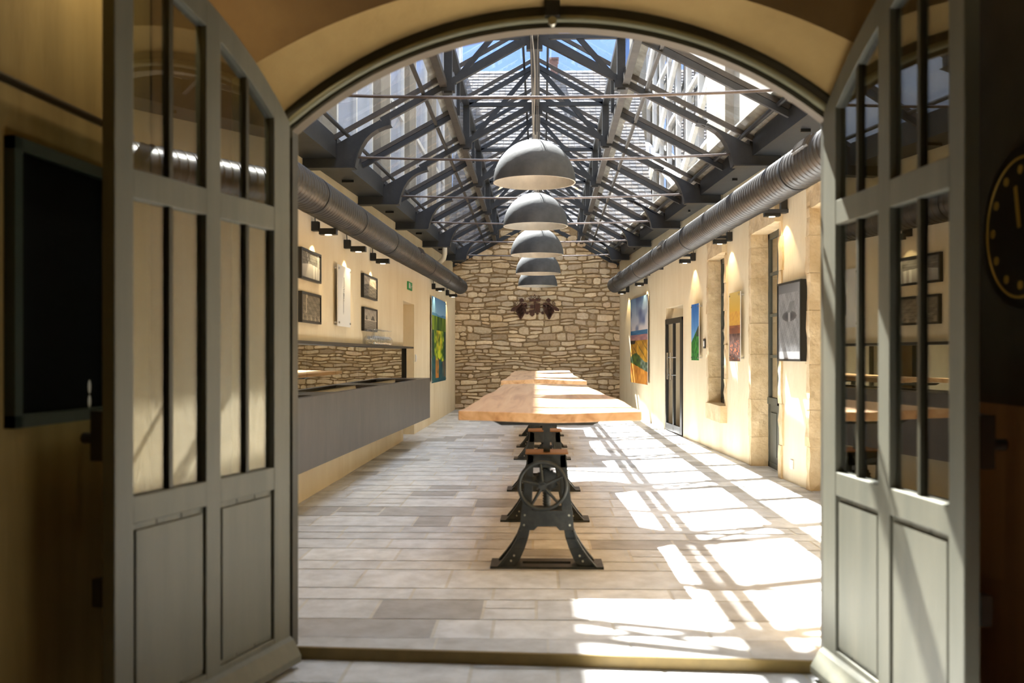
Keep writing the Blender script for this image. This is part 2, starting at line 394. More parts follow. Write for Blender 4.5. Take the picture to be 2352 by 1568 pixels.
# glass door standing in the far doorway of the right wall
g = empty('door_5', (XR(16.45), 16.45, fz(16.4)), 'black framed double glass door with long chrome bar handles', 'door', kind='structure'); off = g.location
y0, y1, zt, zb = D_[0] + .02, D_[1] - .02, 2.03, fz(16.4) + .02
def xd(y): return XR(y) - .02
def dpost(mb, ya, yb, za, zb_, t=.05):
    mb.hexa([(xd(ya), ya, za), (xd(yb), yb, za), (xd(yb) + t, yb, za), (xd(ya) + t, ya, za)], [(xd(ya), ya, zb_), (xd(yb), yb, zb_), (xd(yb) + t, yb, zb_), (xd(ya) + t, ya, zb_)])
f = MB(); ym = (y0 + y1) / 2
dpost(f, y0, y0 + .1, zb, zt, .09); dpost(f, y1 - .05, y1, zb, zt); dpost(f, y0, y1, zt - .05, zt, .06); 
f.build('door_frame', M_BLACK, g, off)
for a, b in ((y0 + .1, ym), (ym, y1 - .05)):
    lf = MB(); dpost(lf, a, a + .035, zb, zt - .05, .04); dpost(lf, b - .035, b, zb, zt - .05, .04); dpost(lf, a, b, zb, zb + .12, .04); dpost(lf, a, b, zt - .09, zt - .05, .04)
    lo = lf.build('door_leaf', M_BLACK, g, off)
    pn = MB(); pn.add([(xd(a) + .02, a, zb + .1), (xd(b) + .02, b, zb + .1), (xd(b) + .02, b, zt - .08), (xd(a) + .02, a, zt - .08), (xd(a) + .028, a, zb + .1), (xd(b) + .028, b, zb + .1), (xd(b) + .028, b, zt - .08), (xd(a) + .028, a, zt - .08)],
        [(0, 1, 2, 3), (4, 5, 6, 7), (0, 1, 5, 4), (2, 3, 7, 6)]); pn.build('pane', M_DOORGLASS, lo)
for k, y in enumerate((ym + .13, ym - .13)):
    h = MB(); x = xd(y) - .07; h.tube([(x, y, .98), (x, y, 1.44)], .017, 10)
    for z in (1.06, 1.36): h.tube([(x, y, z), (xd(y) + .02, y, z)], .012, 8)
    h.build('door_handle', M_CHROME, g, off)
mb = MB(); side_wall(mb, lambda y: XR(y) + 1.3, (D_[0] - .5, D_[1] + .5), 2.6, [], .1, 1); mb.box(XR(16) + .5, XR(16) + 1.35, D_[0] - .5, D_[1] + .5, 2.3, 2.4)
mb.box(XR(16) + .5, XR(16) + 1.35, D_[0] - .55, D_[0] - .45, -.1, 2.35); mb.box(XR(16) + .5, XR(16) + 1.35, D_[1] + .45, D_[1] + .55, -.1, 2.35)
struct(mb.build('wall_right_recess', M_REVEAL), 'stone recess behind the glass door')

# ---------------------------------------------------------------- rubble gable wall
def gable_top(x):
    if x < -.967: return min(4.1, 3.62 + .5 * (x + 1.97)) if x > -2.1 else 3.55
    if x > .995: return min(4.1, 3.62 + .5 * (1.99 - x))
    return 4.47
mb = MB(); r = random.Random(21); mort = lin((156, 134, 102))
xs = [-2.3 + .1 * i for i in range(47)]
poly = [(-2.5, -.2), (2.5, -.2), (2.5, 3.56), (1.99, 3.6), (.995, 4.1), (.995, 4.45), (-.967, 4.45), (-.967, 4.1), (-1.97, 3.6), (-2.5, 3.56)]
mb.prism(poly, 'y', YW + .0, YW + .55, mort)
z = -.02
def wob(x, zz, s): return .022 * math.sin(x * 2.1 + zz * 3 + s) + .016 * math.sin(x * 5.3 - zz * 7) + .01 * math.sin(x * 11 + zz * 17)
palette = [(222, 204, 172), (212, 190, 156), (230, 212, 182), (200, 180, 150), (224, 206, 176), (208, 192, 168), (236, 220, 190), (192, 172, 144), (216, 196, 170)]
def stone(x0, x1, z0, z1, k):
    gp = .008; kk = 1 + (r.random() - .5) * .16; c = lin([v * kk for v in r.choice(palette)])
    pts = []
    for (ux, uz) in ((0, 0), (.5, 0), (1, 0), (1, .5), (1, 1), (.5, 1), (0, 1), (0, .5)):
        x = x0 + gp + (x1 - x0 - 2 * gp) * ux; zz = z0 + gp + (z1 - z0 - 2 * gp) * uz
        x += r.uniform(-1, 1) * .011; zz += r.uniform(-1, 1) * .009
        if (ux, uz) in ((0, 0), (1, 0), (1, 1), (0, 1)):
            x += (.5 - ux) * min(.03, (x1 - x0) * .2); zz += (.5 - uz) * min(.022, (z1 - z0) * .25)
        pts.append((x, zz + wob(x, zz, 0)))
    cx = sum(p[0] for p in pts) / 8; cz = sum(p[1] for p in pts) / 8
    pr = r.uniform(.014, .042); sl = r.uniform(-.012, .012)
    ring = [(p[0], YW + .0, p[1]) for p in pts]
    r1 = [(cx + (p[0] - cx) * .95, YW - pr * .75 + sl * (p[1] - cz) * 8, cz + (p[1] - cz) * .93) for p in pts]
    r2 = [(cx + (p[0] - cx) * .72, YW - pr + r.uniform(-.004, .004), cz + (p[1] - cz) * .66) for p in pts]
    ct = [(cx, YW - pr * r.uniform(.9, 1.12), cz)]
    fs = [(i, (i + 1) % 8, 8 + (i + 1) % 8, 8 + i) for i in range(8)] + [(8 + i, 8 + (i + 1) % 8, 16 + (i + 1) % 8, 16 + i) for i in range(8)] + [(16 + i, 16 + (i + 1) % 8, 24) for i in range(8)]
    mb.add(ring + r1 + r2 + ct, fs, c)
zi = 0
while z < 4.5:
    h = r.choice([.06, .08, .1, .12, .14, .17]) * (1 if z > 1.7 else .72)
    x = -2.12 - r.random() * .2
    while x < 2.1:
        wd = r.uniform(.14, .5) if h < .09 else r.uniform(.14, .46)
        cx = x + wd / 2
        if cx > -2.05 and cx < 2.05 and z + h * .6 < gable_top(cx) and (x > -.97 or z + h < 4.12) and (x + wd < 1.0 or z + h < 4.12):
            if h > .13 and r.random() < .3:
                stone(x, x + wd, z, z + h * .5, 0); stone(x, x + wd, z + h * .5, z + h, 0)
            else: stone(x, x + wd, z, z + h, 0)
        x += wd
    z += h
struct(mb.build('wall_back', M_RUBBLE), 'rough rubble stone gable wall at the far end of the hall')
# iron lantern gable frame over the rubble wall

# ---------------------------------------------------------------- glass roof
def ZR(y): return 4.97 - .0285 * (y - 10.7)               # apex of the main rafters
def XC(y): return -.036 + .0042 * (y - 10.7)
def CL(y): return -2.05 + .0437 * (y - 10.7)              # inner foot of the left haunch
def CR(y): return 2.17 - .0534 * (y - 10.7)
ZB = 3.50
PL = .965
def slope_z(x, y, s):                                     # main rafter line height at x, side s
    e = EL(y) if s < 0 else ER(y); m = (ZR(y) - (ZB + .04)) / abs(e - XC(y)); return ZR(y) - m * abs(x - XC(y))
FR = [5.5 + 2.6 * i for i in range(7)]
ordn = ['closest to the entrance arch', 'second in from the entrance arch', 'third in from the entrance arch', 'in the middle of the hall', 'third from the rubble wall', 'second from the rubble wall', 'closest to the rubble wall']
for fi, y in enumerate(FR):
    t = empty('roof_truss', (XC(y), y, ZB), 'dark steel roof truss with curved haunches and tie rod, ' + ordn[fi], 'roof truss', 'steel trusses under the glass roof'); off = t.location
    xc, zr = XC(y), ZR(y)
    for s in (-1, 1):
        C = CL(y) if s < 0 else CR(y); E = (EL(y) if s < 0 else ER(y)); out = -abs(E - C)
        zt = lambda dx: slope_z(C - s * dx, y, s) - ZB
        curve = [(0, 0), (.015, .08), (.035, .15), (.07, .235), (.12, .315), (.18, .375), (.25, .42), (.33, .452), (.40, .47)]
        poly = curve + [(.40, zt(.40) - .02), (-.22, zt(-.22) - .02), (-.22, .13), (out, .13), (out, 0)]
        h = MB(); h.prism([(C - s * a, ZB + b) for a, b in poly], 'y', y - .045, y + .045)
        for (a, b), (a2, b2) in zip(curve[:-1], curve[1:]):
            h.beam((C - s * a, y, ZB + b), (C - s * a2, y, ZB + b2), .15, .016, up=(0, 1, 0)) if False else h.hexa([(C - s * a, y - .075, ZB + b), (C - s * a, y + .075, ZB + b), (C - s * (a + .014), y + .075, ZB + b - .006), (C - s * (a + .014), y - .075, ZB + b - .006)],
                   [(C - s * a2, y - .075, ZB + b2), (C - s * a2, y + .075, ZB + b2), (C - s * (a2 + .014), y + .075, ZB + b2 - .006), (C - s * (a2 + .014), y - .075, ZB + b2 - .006)])
        h.box(min(C, E), max(C, E), y - .075, y + .075, ZB - .014, ZB)
        h.build('haunch', M_STEEL, t, off)
        xa = C - s * .3; r1 = MB(); r1.beam((xa, y, slope_z(xa, y, s) - .012), (xc, y, zr - .012), .06, .072)
        r1.beam((E, y, slope_z(E, y, s) - .02), (xa, y, slope_z(xa, y, s) - .02), .075, .04)
        r1.build('rafter', M_STEEL, t, off)
        pb = slope_z(xc + s * PL, y, s); lr = MB(); lr.beam((xc + s * PL, y, zr - .02), (xc, y, zr + .52), .05, .06)
        lr.build('lantern_rafter', M_STEEL, t, off)
        lp = MB(); lp.box(xc + s * PL - .045, xc + s * PL + .045, y - .04, y + .04, pb - .12, zr + .0)
        lp.box(xc + s * PL - .075, xc + s * PL + .075, y - .055, y + .055, pb - .1, pb - .02); lp.build('lantern_post', M_STEEL, t, off)
        br = MB(); br.beam((xc + s * (PL - .04), y, pb - .02), (xc + s * .06, y, zr + .46), .03, .06); br.build('brace', M_STEEL, t, off)
    cb = MB(); cb.beam((xc - PL, y, zr - .02), (xc + PL, y, zr - .02), .05, .055); cb.build('collar_beam', M_STEEL, t, off)
    kp = MB(); kp.box(xc - .055, xc + .055, y - .035, y + .035, zr - .16, zr + .54); kp.box(xc - .09, xc + .09, y - .045, y + .045, zr - .17, zr - .02); kp.build('king_post', M_STEEL, t, off)
    tr = MB(); zrod = ZB + .125; xm = [CL(y) + .01 + (CR(y) - CL(y) - .02) * i / 6 for i in range(7)]
    tr.tube([(x, y, zrod - .05 * (1 - ((x - xc) / 2.1) ** 2)) for x in xm], .014, 8)
    for x in (xm[0], xm[-1]): tr.tube([(x - .03, y, zrod), (x + .03, y, zrod)], .026, 8)
    tr.build('tie_rod', M_ROD, t, off)

RY0, RY1 = 4.72, YW + .02
cei = empty('ceiling', (0, 13, 4), 'pitched glass roof with raised ridge lantern over the hall', 'roof', kind='structure'); off = cei.location
GZ = .12                                                  # glazing lies above the rafters
gb_ys = []
y = 5.5 - .0
while y < RY1:
    gb_ys.append(y); y += 1.3
for y in [RY0 + .06] + gb_ys:
    for s in (-1, 1):
        E = EL(y) if s < 0 else ER(y); xc = XC(y); main = any(abs(y - f_) < .01 for f_ in FR)
        xp = xc + s * (PL + .02)
        m = MB(); m.beam((E, y, slope_z(E, y, s) + GZ - .02), (xp, y, slope_z(xp, y, s) + GZ - .02), .042, .05); m.build('glazing_bar', M_STEEL_W, cei, off)
        if not main:
            m = MB(); m.beam((E - s * .15, y, slope_z(E - s * .15, y, s) + .03), (xp, y, slope_z(xp, y, s) + .03), .045, .06); m.build('glazing_bar', M_STEEL, cei, off)
            m = MB(); m.beam((xc + s * PL, y, ZR(y) - .02), (xc, y, ZR(y) + .52), .04, .05); m.build('lantern_bar', M_STEEL, cei, off)
            m = MB(); m.box(xc + s * PL - .02, xc + s * PL + .02, y - .02, y + .02, slope_z(xc + s * PL, y, s), ZR(y)); m.build('lantern_bar', M_STEEL, cei, off)
        m = MB(); m.beam((xc + s * (PL + .1), y, ZR(y) + .03), (xc, y, ZR(y) + .62), .035, .045); m.build('glazing_bar', M_STEEL_W, cei, off)
def along(name, fx, fzz, wd, ht, mt, tube=False):
    m = MB(); a, b = RY0, RY1
    if tube: m.tube([(fx(a), a, fzz(a)), (fx(b), b, fzz(b))], wd, 8)
    else:
        m.hexa([(fx(a) - wd / 2, a, fzz(a) - ht / 2), (fx(a) + wd / 2, a, fzz(a) - ht / 2), (fx(b) + wd / 2, b, fzz(b) - ht / 2), (fx(b) - wd / 2, b, fzz(b) - ht / 2)],
               [(fx(a) - wd / 2, a, fzz(a) + ht / 2), (fx(a) + wd / 2, a, fzz(a) + ht / 2), (fx(b) + wd / 2, b, fzz(b) + ht / 2), (fx(b) - wd / 2, b, fzz(b) + ht / 2)])
    m.build(name, mt, cei, off)
for s in (-1, 1):
    Cf = CL if s < 0 else CR; Ef = EL if s < 0 else ER
    along('purlin', lambda y: Cf(y) + s * .1, lambda y: slope_z(Cf(y) + s * .1, y, s) + .07, .024, 0, M_STEEL, True)
    along('purlin', lambda y: XC(y) + s * (PL + .28), lambda y: slope_z(XC(y) + s * (PL + .28), y, s) + .04, .035, .04, M_STEEL_W)
    along('purlin', lambda y: XC(y) + s * (PL + .05), lambda y: slope_z(XC(y) + s * (PL + .05), y, s) + .0, .08, .07, M_STEEL_W)
    along('lantern_plate', lambda y: XC(y) + s * PL, lambda y: ZR(y) - .01, .08, .07, M_STEEL)
    along('purlin', lambda y: XC(y) + s * .16, lambda y: ZR(y) + .49, .03, .04, M_STEEL)
    # eaves gutter beams, one per bay
    ysb = [RY0] + FR + [RY1]
    for a, b in zip(ysb[:-1], ysb[1:]):
        if b - a < .3: continue
        a2, b2 = a + (.06 if a != RY0 else 0), b - (.06 if b != RY1 else 0)
        m = MB(); i0 = lambda y: Cf(y) + s * .2
        q = [(i0(a2), a2), (i0(b2), b2), (Ef(b2) + s * .3, b2), (Ef(a2) + s * .3, a2)]
        m.hexa([(x, y_, ZB + .1) for x, y_ in q], [(x, y_, ZB + .29) for x, y_ in q])
        q2 = [(i0(a2) + s * .02, a2), (i0(b2) + s * .02, b2), (Ef(b2) + s * .3, b2), (Ef(a2) + s * .3, a2)]
        m.hexa([(x, y_, ZB + .29) for x, y_ in q2], [(x, y_, ZB + .36) for x, y_ in q2])
        m.build('gutter_beam', M_STEEL, cei, off)
        ymid = (a2 + b2) / 2; m = MB(); m.box(min(i0(ymid), Ef(ymid)) + .12, max(i0(ymid), Ef(ymid)) - .12, ymid - .012, ymid + .012, ZB + .07, ZB + .1); m.build('gutter_strap', M_BLACK, cei, off)
along('ridge_beam', XC, lambda y: ZR(y) + .56, .10, .10, M_STEEL)
along('ridge_beam', XC, lambda y: ZR(y) - .03, .11, .05, M_STEEL)
# panes: one sheet per slope and bay
pys = [RY0] + gb_ys + [RY1]
for a, b in zip(pys[:-1], pys[1:]):
    if b - a < .05: continue
    for s in (-1, 1):
        Ef = EL if s < 0 else ER
        def pt(y, which):
            xc = XC(y)
            if which == 0: x = Ef(y) + s * .1; return (x, y, slope_z(x, y, s) + GZ + .01)
            if which == 1: x = xc + s * (PL + .04); return (x, y, slope_z(x, y, s) + GZ + .01)
            if which == 2: return (xc + s * (PL + .1), y, ZR(y) + .055)
            if which == 3: return (xc + s * .0, y, ZR(y) + .65)
            if which == 4: x = xc + s * (PL + .04); return (x, y, slope_z(x, y, s) + GZ)
            if which == 5: return (xc + s * (PL + .04), y, ZR(y) + .02)
        for i, j in ((0, 1), (2, 3), (4, 5)):
            m = MB(); m.add([pt(a, i), pt(b, i), pt(b, j), pt(a, j)], [(0, 1, 2, 3)]); m.build('roof_pane', M_ROOFGLASS, cei, off)
a_, b_2 = RY0, RY1
M_LEAD = mat('lead_flashing', (190, 188, 180), .7, c2=(140, 138, 130), scale=5)
for s in (-1, 1):      # aprons at the foot of the lantern
    m = MB(); ap = lambda y, u, h: (XC(y) + s * (PL + u), y, slope_z(XC(y) + s * (PL + u), y, s) + GZ + h)
    m.hexa([ap(a_, .05, .02), ap(b_2, .05, .02), ap(b_2, .2, .02), ap(a_, .2, .02)], [ap(a_, .05, .035), ap(b_2, .05, .035), ap(b_2, .2, .035), ap(a_, .2, .035)])
    m.build('lantern_apron', M_LEAD, cei, off)
m = MB()
m.hexa([(CR(a_) + .03, a_, slope_z(CR(a_) + .03, a_, 1) + GZ + .02), (CR(b_2) + .03, b_2, slope_z(CR(b_2) + .03, b_2, 1) + GZ + .02), (ER(b_2) + .2, b_2, slope_z(ER(b_2) + .2, b_2, 1) + GZ + .02), (ER(a_) + .2, a_, slope_z(ER(a_) + .2, a_, 1) + GZ + .02)],
       [(CR(a_) + .03, a_, slope_z(CR(a_) + .03, a_, 1) + GZ + .04), (CR(b_2) + .03, b_2, slope_z(CR(b_2) + .03, b_2, 1) + GZ + .04), (ER(b_2) + .2, b_2, slope_z(ER(b_2) + .2, b_2, 1) + GZ + .04), (ER(a_) + .2, a_, slope_z(ER(a_) + .2, a_, 1) + GZ + .04)])
m.build('eaves_flashing', M_LEAD, cei, off)
# gable end lantern window above the rubble
y = YW + .05
m = MB(); m.add([(XC(y) - PL, y, 4.47), (XC(y) + PL, y, 4.47), (XC(y) + PL, y, ZR(y)), (XC(y), y, ZR(y) + .6), (XC(y) - PL, y, ZR(y))], [(0, 1, 2, 3, 4)]); m.build('roof_pane', M_ROOFGLASS, cei, off)
for s in (-1, 1):
    xx = XC(y) + s * PL
    m = MB(); m.box(xx - .04, xx + .04, y - .06, y, 4.05, ZR(y)); m.build('lantern_bar', M_STEEL, cei, off)
    m = MB(); m.beam(((EL if s < 0 else ER)(y), y - .05, slope_z((EL if s < 0 else ER)(y), y, s) - .03), (XC(y), y - .05, ZR(y) - .03), .06, .09); m.build('glazing_bar', M_STEEL, cei, off)

# ---------------------------------------------------------------- round ducts
def duct(p0, p1, r, label, grilles, collars):
    p0, p1 = Vector(p0), Vector(p1); d = p1 - p0; L = d.length
    t = empty('ventilation_duct', p0, label, 'duct', 'round ventilation ducts along the walls')
    n = int(L / .09); pts = []; rs = []
    for i in range(n):
        for fr_, k_ in ((0, 1.0), (.68, 1.0), (.76, 1.035), (.92, 1.035)): pts.append(p0 + d * ((i + fr_) / n)); rs.append(r * k_)
    m = MB(); m.tube(pts, rs, 40, False); sh = m.build('duct_pipe', M_DUCT, t, p0, smooth=25)
    m = MB(); m.tube([p1 - d.normalized() * .1, p1], r * .985, 40, True); m.build('end_cap', mat('duct_end_cap', (72, 68, 64), .5, .4), t, p0, smooth=40)
    for c in collars:
        q = p0 + d * ((c - p0.y) / d.y); u = d.normalized()
        m = MB(); m.tube([q - u * .022, q + u * .022], r * 1.045, 40, True); m.build('joint_collar', M_STEEL, t, p0, smooth=40)
        sgn = -1 if p0.x < 0 else 1; xw_ = XL(q.y) if sgn < 0 else XR(q.y); m = MB(); m.box(min(q.x + sgn * r * .9, xw_ + sgn * .01), max(q.x + sgn * r * .9, xw_ + sgn * .01), q.y - .015, q.y + .015, q.z - .02, q.z + .02); m.build('wall_bracket', M_STEEL, t, p0)
    for gy, ang in grilles:
        q = p0 + d * ((gy - p0.y) / d.y); nrm = Vector((math.cos(ang), 0, math.sin(ang))); u = d.normalized(); tn = nrm.cross(u)
        cc = q + nrm * (r * 1.0); m = MB()
        m.beam(cc - u * .2, cc + u * .2, .1, .03, up=nrm)
        for k in range(12): a = cc + nrm * .02 + u * (-.17 + k * .031); m.beam(a - tn * .04, a + tn * .04, .006, .012, up=nrm)
        m.build('air_grille', M_STEEL_W, t, p0)
    return t
duct((-2.03, 4.8, 2.76), (-1.74, 21.5, 2.934), .16, 'dark grey ribbed duct along the plaster wall above the bar', [(14.2, .5), (19.8, .3)], [8.3, 10.0, 12.0, 14.2 - 1, 15.8, 18.2, 20.6])
duct((2.33, 4.8, 2.967), (1.73, 21.5, 2.964), .165, 'ribbed duct running above the stone doorways, lit by the sun', [(7.6, 2.6), (14.4, 2.6), (19.6, 2.6)], [8.2, 10.5, 12.8, 15.1, 17.4, 19.6 - .9, 20.6])

# ---------------------------------------------------------------- dome pendants
LAMPS = [(1227.5, 420, 9.4), (1230, 520, 12.0), (1233.5, 586, 14.6), (1236, 628.5, 17.2), (1235, 657, 19.7)]
lab = ['largest looking grey dome pendant, closest to the entrance', 'second grey dome pendant in the row from the entrance', 'middle grey dome pendant of the row of five', 'fourth grey dome pendant, second from the rubble wall', 'grey dome pendant hanging closest to the rubble wall']
for i, (px, py, d) in enumerate(LAMPS):
    p = P(px, py, d); r = .404
    t = empty('pendant_lamp', p, lab[i], 'pendant lamp', 'row of grey dome pendants')
    prof = [(r * math.cos(a), r * 1.04 * math.sin(a)) for a in [math.pi / 2 * k / 18 for k in range(18)]] + [(.012, r * 1.04)]
    MB().lathe(prof, 64).build('lamp_shade', M_LAMPOUT, t, smooth=True)
    ri = r - .012
    pin = [(r, 0), (ri, .0)] + [(ri * math.cos(a), ri * 1.03 * math.sin(a)) for a in [math.pi / 2 * k / 14 for k in range(1, 14)]] + [(.012, ri * 1.03)]
    MB().lathe(pin, 64).build('shade_lining', M_LAMPIN, t, smooth=40)
    m = MB(); m.lathe([(.001, .30), (.05, .30), (.06, .36), (.03, .41), (.001, .42)], 20); m.build('bulb_holder', M_LAMPIN, t, smooth=40)
    zt = ZR(p.y) + .5 - p.z
    m = MB(); m.tube([(0, 0, .41), (0, 0, .47)], .018, 8)
    for k in range(2):
        an = math.pi * k; m.tube([(.02 * math.cos(an), 0, .46), (.05 * math.cos(an), .0, zt)], .0022, 6)
    m.build('suspension_wire', M_CABLE, t)
    m = MB(); pts = []
    for k in range(13):
        f = k / 12; pts.append((.05 * math.sin(f * 7 + i) * (1 - abs(2 * f - 1)) * .6 - .01 + (-.03 if f > .9 else 0), .02, .45 + (zt - .45) * f))
    m.tube(pts, .007, 6); m.build('power_cable', M_CABLE, t, smooth=True)

# ---------------------------------------------------------------- pedestal tables
def pedestal(parent, y, z0, wheel, off):
    x0 = .06
    def G(m): return m.xf(Matrix.Translation((x0, y, z0)))
    HT = .935
    # side frames: two curved A-shaped iron panels
    leg = [(-.325, .015), (-.275, .075), (-.235, .13), (-.2, .19), (-.178, .25), (-.168, .3), (-.162, .40), (-.13, .72), (-.125, .75)]
    inn = [(-.205, .015), (-.175, .06), (-.145, .13), (-.122, .2), (-.108, .275)]
    body = None
    fm = MB()
    for yo in (-.1, .1):
        for s in (-1, 1):
            for k in range(4):
                a, b = leg[k], leg[k + 1]; c_, d_ = inn[k], inn[k + 1]
                fm.prism([(s * a[0], a[1]), (s * c_[0], c_[1]), (s * d_[0], d_[1]), (s * b[0], b[1])], 'y', yo - .008, yo + .008)
                # curved flange along the outer edge
                fm.hexa([(s * a[0], yo - .03, a[1]), (s * a[0], yo + .03, a[1]), (s * (a[0] + .012), yo + .03, a[1] - .004), (s * (a[0] + .012), yo - .03, a[1] - .004)],
                        [(s * b[0], yo - .03, b[1]), (s * b[0], yo + .03, b[1]), (s * (b[0] + .012), yo + .03, b[1] - .004), (s * (b[0] + .012), yo - .03, b[1] - .004)])
            fm.prism([(s * -.168, .37), (s * -.1, .37), (s * -.085, .74), (s * -.125, .75), (s * -.145, .56)], 'y', yo - .008, yo + .008)
        fm.prism([(-.178, .25), (-.108, .25), (-.085, .25), (-.06, .275), (.06, .275), (.085, .25), (.178, .25), (.168, .38), (-.168, .38)], 'y', yo - .009, yo + .009)
        fm.prism([(-.13, .66), (.13, .66), (.125, .75), (-.125, .75)], 'y', yo - .008, yo + .008)
    ped = G(fm).build('pedestal', M_IRON, parent, off, bevel=.002)
    G(MB().box(-.371, .371, -.13, -.035, 0, .016).box(-.371, .371, .035, .13, 0, .016).box(-.371, -.16, -.035, .035, 0, .016).box(.16, .371, -.035, .035, 0, .016)).build('foot_plate', M_IRON, ped, off)
    G(MB().box(-.14, .14, -.125, .125, .75, .76)).build('top_plate', M_COPPER, ped, off)
    m = MB(); m.tube([(0, 0, .3), (0, 0, HT)], .022, 16); m.box(-.022, .022, -.06, -.02, .74, HT)
    for k in range(22): m.tube([(0, 0, .35 + k * .018), (0, 0, .359 + k * .018)], .027, 12)
    G(m).build('screw_column', M_IRON, ped, off)
    m = MB(); m.prism([(-.36, HT + .03), (-.3, HT), (.3, HT), (.36, HT + .03)], 'y', -.07, .07); G(m).build('support_bar', M_IRON, ped, off)
    for yo in (-.113, .113):
        for sg in (-1, 1):
            for bx, bz in ((.145, .35), (.15, .285), (.235, .05), (.215, .085)):
                G(MB().tube([(sg * bx, yo - .004, bz), (sg * bx, yo + .006, bz)], .007, 8)).build('bolt', M_BOLT, ped, off)
    # gear inside the frame
    m = MB(); m.tube([(0, -.06, .57), (0, -.03, .57)], .07, 24)
    for k in range(18):
        a = k * math.pi / 9; m.box(.07 * math.cos(a) - .007, .07 * math.cos(a) + .007, -.06, -.03, .57 + .07 * math.sin(a) - .007, .57 + .07 * math.sin(a) + .007)
    G(m).build('gear', M_IRON, ped, off)
    if wheel:
        wc = (-.028, -.2, .555); m = MB(); ring = [(wc[0] + .152 * math.cos(a), wc[1], wc[2] + .152 * math.sin(a)) for a in [2 * math.pi * k / 48 for k in range(49)]]
        m.tube(ring, .013, 10, False)
        for k in range(5):
            a = 2 * math.pi * k / 5 + .42
            m.tube([(wc[0] + .02 * math.cos(a), wc[1] - .006, wc[2] + .02 * math.sin(a)), (wc[0] + .15 * math.cos(a), wc[1], wc[2] + .15 * math.sin(a))], [.012, .008], 8)
        m.tube([(wc[0], wc[1] - .02, wc[2]), (wc[0], wc[1] + .02, wc[2])], .028, 20); m.tube([(wc[0], wc[1] - .03, wc[2]), (wc[0], -.05, wc[2] + .01)], .013, 12)
        G(m).build('hand_wheel', M_IRON, ped, off, smooth=50)
def table(y0, y1, feet, label, w0, w1, wheel, seed):
    r = random.Random(seed)
    t = empty('tasting_table', (.06, feet[1], fz(feet[1])), label, 'table', 'long oak slab tables on iron pedestals'); off = t.location
    n = 40; m = MB(); th = .062
    rows = []
    for i in range(n + 1):
        f = i / n; y = y0 + (y1 - y0) * f; zt = 1.034 + fz(y)
        wl_ = (w0 + (w1 - w0) * f) / 2 - .02 + .03 * math.exp(-f * 9)
        xl = -wl_ + .06 + (.018 * math.sin(f * 7 + seed) + .008 * math.sin(f * 19 + seed)) * min(1, f * 5); xr = .095 + wl_ - (.02 * math.sin(f * 5 + seed * 2) + .008 * math.sin(f * 17)) * min(1, f * 5)
        row = []
        for k in range(9):
            u = k / 8; x = xl + (xr - xl) * u
            zz = zt + .006 * math.sin(u * 5 + seed + f * 4) + (.014 * math.exp(-((u - .5) / .2) ** 2) * math.exp(-f * 12)) * (1 if seed > 5 else -.4)
            row.append(((x, y, zz), (x, y, zz - th)))
        rows.append(row)
    V = []; idx = {}
    def vid(i, k, b):
        if (i, k, b) not in idx: idx[(i, k, b)] = len(V); V.append(rows[i][k][b])
        return idx[(i, k, b)]
    Fc = []
    for i in range(n):
        for k in range(8):
            Fc.append((vid(i, k, 0), vid(i, k + 1, 0), vid(i + 1, k + 1, 0), vid(i + 1, k, 0))); Fc.append((vid(i, k, 1), vid(i + 1, k, 1), vid(i + 1, k + 1, 1), vid(i, k + 1, 1)))
        for k in (0, 8): Fc.append((vid(i, k, 0), vid(i + 1, k, 0), vid(i + 1, k, 1), vid(i, k, 1)))
    for i in (0, n):
        for k in range(8): Fc.append((vid(i, k, 0), vid(i, k + 1, 0), vid(i, k + 1, 1), vid(i, k, 1)))
    m.add(V, Fc); m.build('tabletop', M_WOOD, t, off, bevel=.006)
    for i, yf in enumerate(feet): pedestal(t, yf, fz(yf), wheel and i == 0, off)
table(6.19, 11.0, [6.39, 8.09, 9.8], 'long oak slab table with iron hand wheel, closer to the entrance', 1.13, .98, True, 2)
table(12.3, 17.8, [12.54, 14.1, 15.9], 'second long oak slab table, closer to the rubble wall', 1.05, .98, False, 6)

# ---------------------------------------------------------------- bar counter, mirror, wine glasses
def CF(y): return -2.2555 + .0377 * y
c = empty('bar_counter', (-1.95, 10, .42), 'long slate grey wall hung bar counter with sunken black troughs', 'counter'); off = c.location
ya, yb_, zt, zb = 5.0, 15.0, 1.041, .42
TR = [(6.4, 8.5), (9.3, 11.4), (12.25, 14.2)]
m = MB()
def seg(m, a, b, xo0, xo1, z0, z1):   # xo measured from the front line inwards; None = the wall
    q = [(CF(a) - xo0, a), (CF(b) - xo0, b), ((XL(b) if xo1 is None else CF(b) - xo1), b), ((XL(a) if xo1 is None else CF(a) - xo1), a)]
    m.hexa([(x, y, z0) for x, y in q], [(x, y, z1) for x, y in q])
seg(m, ya, yb_, 0, .03, zb, zt); seg(m, ya, yb_, .03, None, zb, zb + .03); seg(m, yb_ - .03, yb_, .03, None, zb + .03, zt)
seg(m, ya, yb_, .03, .075, zt - .03, zt)
prev = ya
for a, b in TR + [(yb_ - .03, None)]:
    seg(m, prev, a, .075, None, zt - .03, zt); prev = b
m.build('counter_body', M_COUNTER, c, off)
for a, b in TR:
    m = MB(); seg(m, a, b, .075, None, zt - .16, zt - .14); seg(m, a, b, .075, .08, zt - .14, zt - .001)
    tr_ = m.build('trough', M_TROUGH, c, off)
    m = MB(); m.tube([(CF(a) - .14, a + .1, zt - .02), (CF(b) - .14, b - .1, zt - .02)], .008, 8); m.build('rail', M_STEEL_W, tr_)
